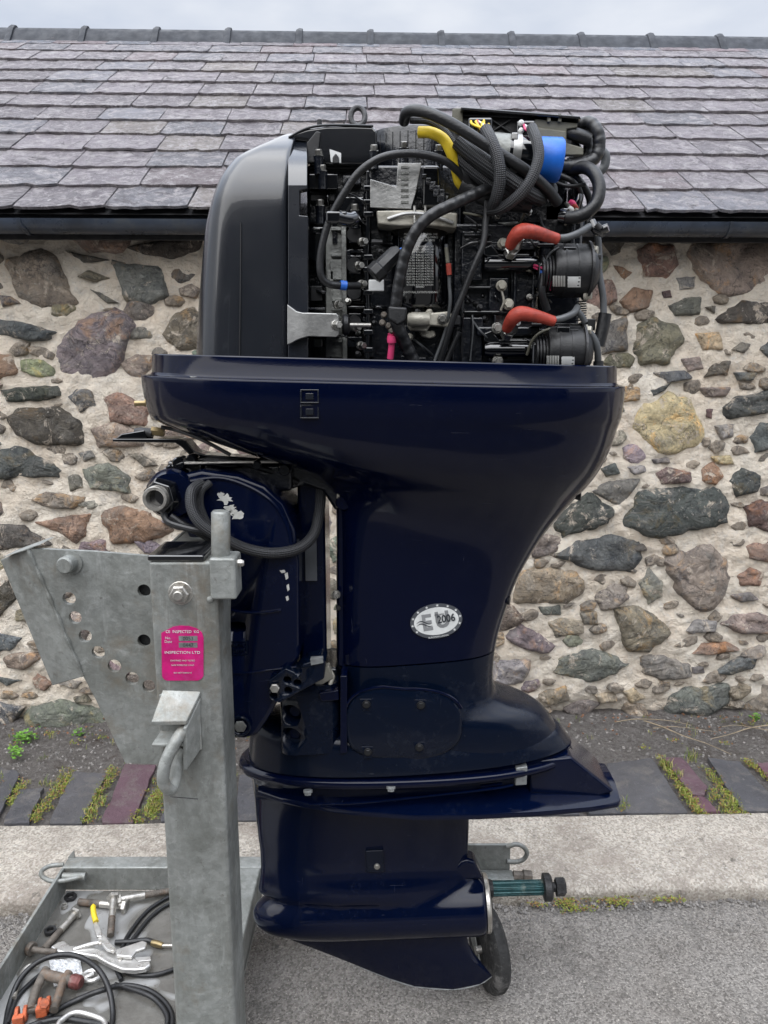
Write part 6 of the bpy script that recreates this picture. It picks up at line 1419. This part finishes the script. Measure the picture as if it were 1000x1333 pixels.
# ================================================================== WEEDS AND LITTER
r6 = random.Random(3)
def tuft(mb, p, n, h, w_, spread, lean=.6):
    for _ in range(n):
        t = r6.uniform(0, 2*pi); b = p + Vector((r6.uniform(-1.4,1.4)*spread, r6.uniform(-1.4,1.4)*spread, 0)); l_ = h*r6.uniform(.4, 1); d_ = Vector((cos(t), sin(t), 0)); e = lean*r6.uniform(.2, 1)
        s_ = Vector((-d_.y, d_.x, 0))*w_*r6.uniform(.6, 1.2); m1 = b + d_*l_*e*.35 + Vector((0,0,l_*.6)); m2 = b + d_*l_*e + Vector((0,0,l_*.95*(1-.4*e)))
        mb.add([b - s_, b + s_, m1 + s_*.7, m1 - s_*.7, m2], [(0,1,2,3),(3,2,4)])
def leafy(mb, p, n, spread, size, h=.012):
    for _ in range(n):
        t = r6.uniform(0, 2*pi); c_ = p + Vector((r6.triangular(-1.9,1.9)*spread, r6.triangular(-1.6,1.6)*spread, r6.uniform(0, h))); d_ = Vector((cos(t), sin(t), r6.uniform(-.1, .7))).normalized(); s_ = Vector((-d_.y, d_.x, r6.uniform(-.3,.3)))*.45*size; l_ = d_*size*r6.uniform(.6, 1.2)
        mb.add([c_, c_ + l_*.5 + s_, c_ + l_, c_ + l_*.5 - s_], [(0,1,2,3)])
def along(x0, y0, x1, y1): t = r6.random(); return PZG(x0+(x1-x0)*t, y0+(y1-y0)*t, .032)
moss = MB(); gr = MB()
JO = [(12,1048,34,1016,9),(44,1070,92,1002,10),(76,1040,92,1010,8),(112,1072,150,1000,10),(180,1072,206,1030,14),(200,1068,212,1010,10),(300,1066,302,1010,4),(806,1060,815,1048,6),(858,985,910,1062,6),(892,1030,918,1064,6),(918,1000,968,1062,9),(925,1030,955,1064,9),(970,990,1000,1015,5),(340,1060,350,1000,6),(1010,1040,1030,1064,8),(-20,1060,0,1010,6)]
for x0,y0,x1,y1,w_ in JO:
    n_ = int(math.hypot(x1-x0, y1-y0)*1.3)
    for _ in range(n_):
        p = along(x0, y0, x1, y1) + Vector((r6.gauss(0, w_*.0018*.6), r6.gauss(0,.004), 0)); leafy(moss, p, 5, .007, .006, .010)
        if r6.random() < .4: tuft(gr, p, 5, .022, .0009, .007)
for x, y, n_, h in ((868,1000,40,.05),(880,1012,30,.045),(900,990,26,.04),(732+170,985,24,.05),(200,1052,40,.045),(190,1060,30,.04),(130,1045,26,.035),(118,1058,26,.035),(48,1060,20,.03),(60,1020,22,.03),(955,1050,20,.035),(940,1058,20,.03),(20,1030,20,.03),(810,1050,16,.04)):
    tuft(gr, PZG(x, y, .03), n_, h, .0012, .014)
for _ in range(120):
    p = Vector((r6.uniform(-1.6,1.6), 2.80 - abs(r6.gauss(0,.11)) - .02, .035)); 
    (tuft(gr, p, r6.randint(3,9), r6.uniform(.012,.035), .001, .008) if r6.random() < .6 else leafy(moss, p, r6.randint(6,22), .014, .008, .010))
setp(moss.build('moss', 'moss', None, G, smooth=False), 'yellow green moss and stonecrop in the joints between the slate slabs', 'moss', kind='stuff')
setp(gr.build('grass', 'grass', None, G, smooth=False), 'sparse grass blades growing in the slab joints', 'grass', kind='stuff')
ms = MB()
for x, y, sx2, sy2, n_ in ((772,1166,.022,.010,130),(738,1176,.014,.009,70),(800,1174,.02,.010,80),(872,1172,.022,.004,45),(700,1178,.012,.005,18),(755,1184,.03,.006,50),(830,1166,.03,.004,30)):
    for _ in range(n_): p = PZG(x, y, .004) + Vector((r6.gauss(0, sx2), r6.gauss(0, sy2), 0)); leafy(ms, p, 3, .005, .0055, .006)
setp(ms.build('kerb_moss', 'moss', None, G, smooth=False), 'low moss and stonecrop along the foot of the kerb', 'moss', kind='stuff')
rw = MB()
for x, y, n_ in ((22,1163,90),(8,1160,70),(50,1164,50),(62,1166,30),(690,1168,20),(-10,1162,50),(800,1163,30)):
    for _ in range(n_): p = PZG(x, y, .005) + Vector((r6.gauss(0,.014), r6.gauss(0,.006), 0)); leafy(rw, p, 3, .004, .006, .010)
setp(rw.build('creeping_weed', 'red_weed', None, G, smooth=False), 'dark red creeping weed at the foot of the kerb beside the tray', 'weed', kind='stuff')
for (x, y, n_, lbl) in ((35,963,120,'bright green leafy weed at the wall foot, far left'),(22,985,70,'smaller leafy weed in front of the far left weed'),(103,958,24,'tiny leafy weed at the wall foot beside the side plate'),(983,938,30,'small leafy weed at the wall foot on the far right')):
    mb = MB(); leafy(mb, PZG(x, y, .035), n_, .026 if n_ > 100 else .018 if n_ > 50 else .010, .013, .03); tuft(mb, PZG(x, y, .03), 10, .03, .001, .02)
    setp(mb.build('leafy_weed', 'weed', None, G, smooth=False), lbl, 'weed', 'leafy weeds at the wall foot')
pb_ = MB()
for _ in range(5200):
    if r6.random() < .55: p = Vector((r6.uniform(-1.8, 1.8), r6.uniform(2.44, 2.79), .03)); s_ = r6.uniform(.001, .0055)**1.0
    else: p = Vector((r6.uniform(-1.2, 1.2), KY0 - abs(r6.gauss(0, .07)) - .005, 0)); s_ = r6.uniform(.0012, .0045)
    if p.y > 2: p.z = soilz(p.x, p.y)
    vs_ = [p + Vector((s_*r6.uniform(.6,1.3)*a_, s_*r6.uniform(.6,1.3)*b_, s_*.7*c_)) for a_, b_, c_ in ((-1,-1,-.3),(1,-1,-.3),(1,1,-.3),(-1,1,-.3),(-.5,-.5,.9),(.6,-.5,.9),(.5,.6,.8),(-.5,.5,.9))]
    pb_.add(vs_, [(0,1,5,4),(1,2,6,5),(2,3,7,6),(3,0,4,7),(4,5,6,7)])
setp(pb_.build('gravel', 'pebble', None, G, smooth=False), 'loose grit and small stones by the wall foot and kerb', 'gravel', kind='stuff')
def twig(pts, r, label): 
    o = MB().tube([PZG(x, y, z_) for x, y, z_ in pts], lambda t, l: r*(1-.6*t), 7, 6).build('twig', 'twig', None, G); setp(o, label, 'twig', 'dry twigs at the wall foot')
twig([(838,938,.06),(862,946,.06),(890,958,.05),(920,968,.045),(952,982,.045)], .0028, 'long dry twig slanting down to the right below the wall')
twig([(1000,944,.06),(975,948,.07),(950,956,.06),(925,962,.05)], .0026, 'dry stem lying against the right end of the wall foot')
twig([(1004,951,.05),(985,948,.05),(960,944,.06),(940,946,.06)], .002, 'thin dry twig crossing over the stem at the right edge')
twig([(800,940,.05),(830,936,.07),(870,938,.06),(900,944,.05)], .002, 'thin dry twig close to the engine fin at the wall foot')
twig([(850,948,.05),(880,946,.06),(935,953,.05)], .0018, 'thinnest dry twig lying between the longer ones')
dl = MB()
for _ in range(160): leafy(dl, Vector((r6.uniform(-1.5,1.6), r6.uniform(2.6,2.78), .05)), 1, .01, .012, .01)
for _ in range(10): leafy(dl, PZG(r6.uniform(690,830), r6.uniform(1155,1166), .012), 1, .01, .014, .01)
setp(dl.build('dead_leaves', 'leaf_dead', None, G, smooth=False), 'scattered brown dead leaves along the wall foot', 'dead leaves', kind='stuff')
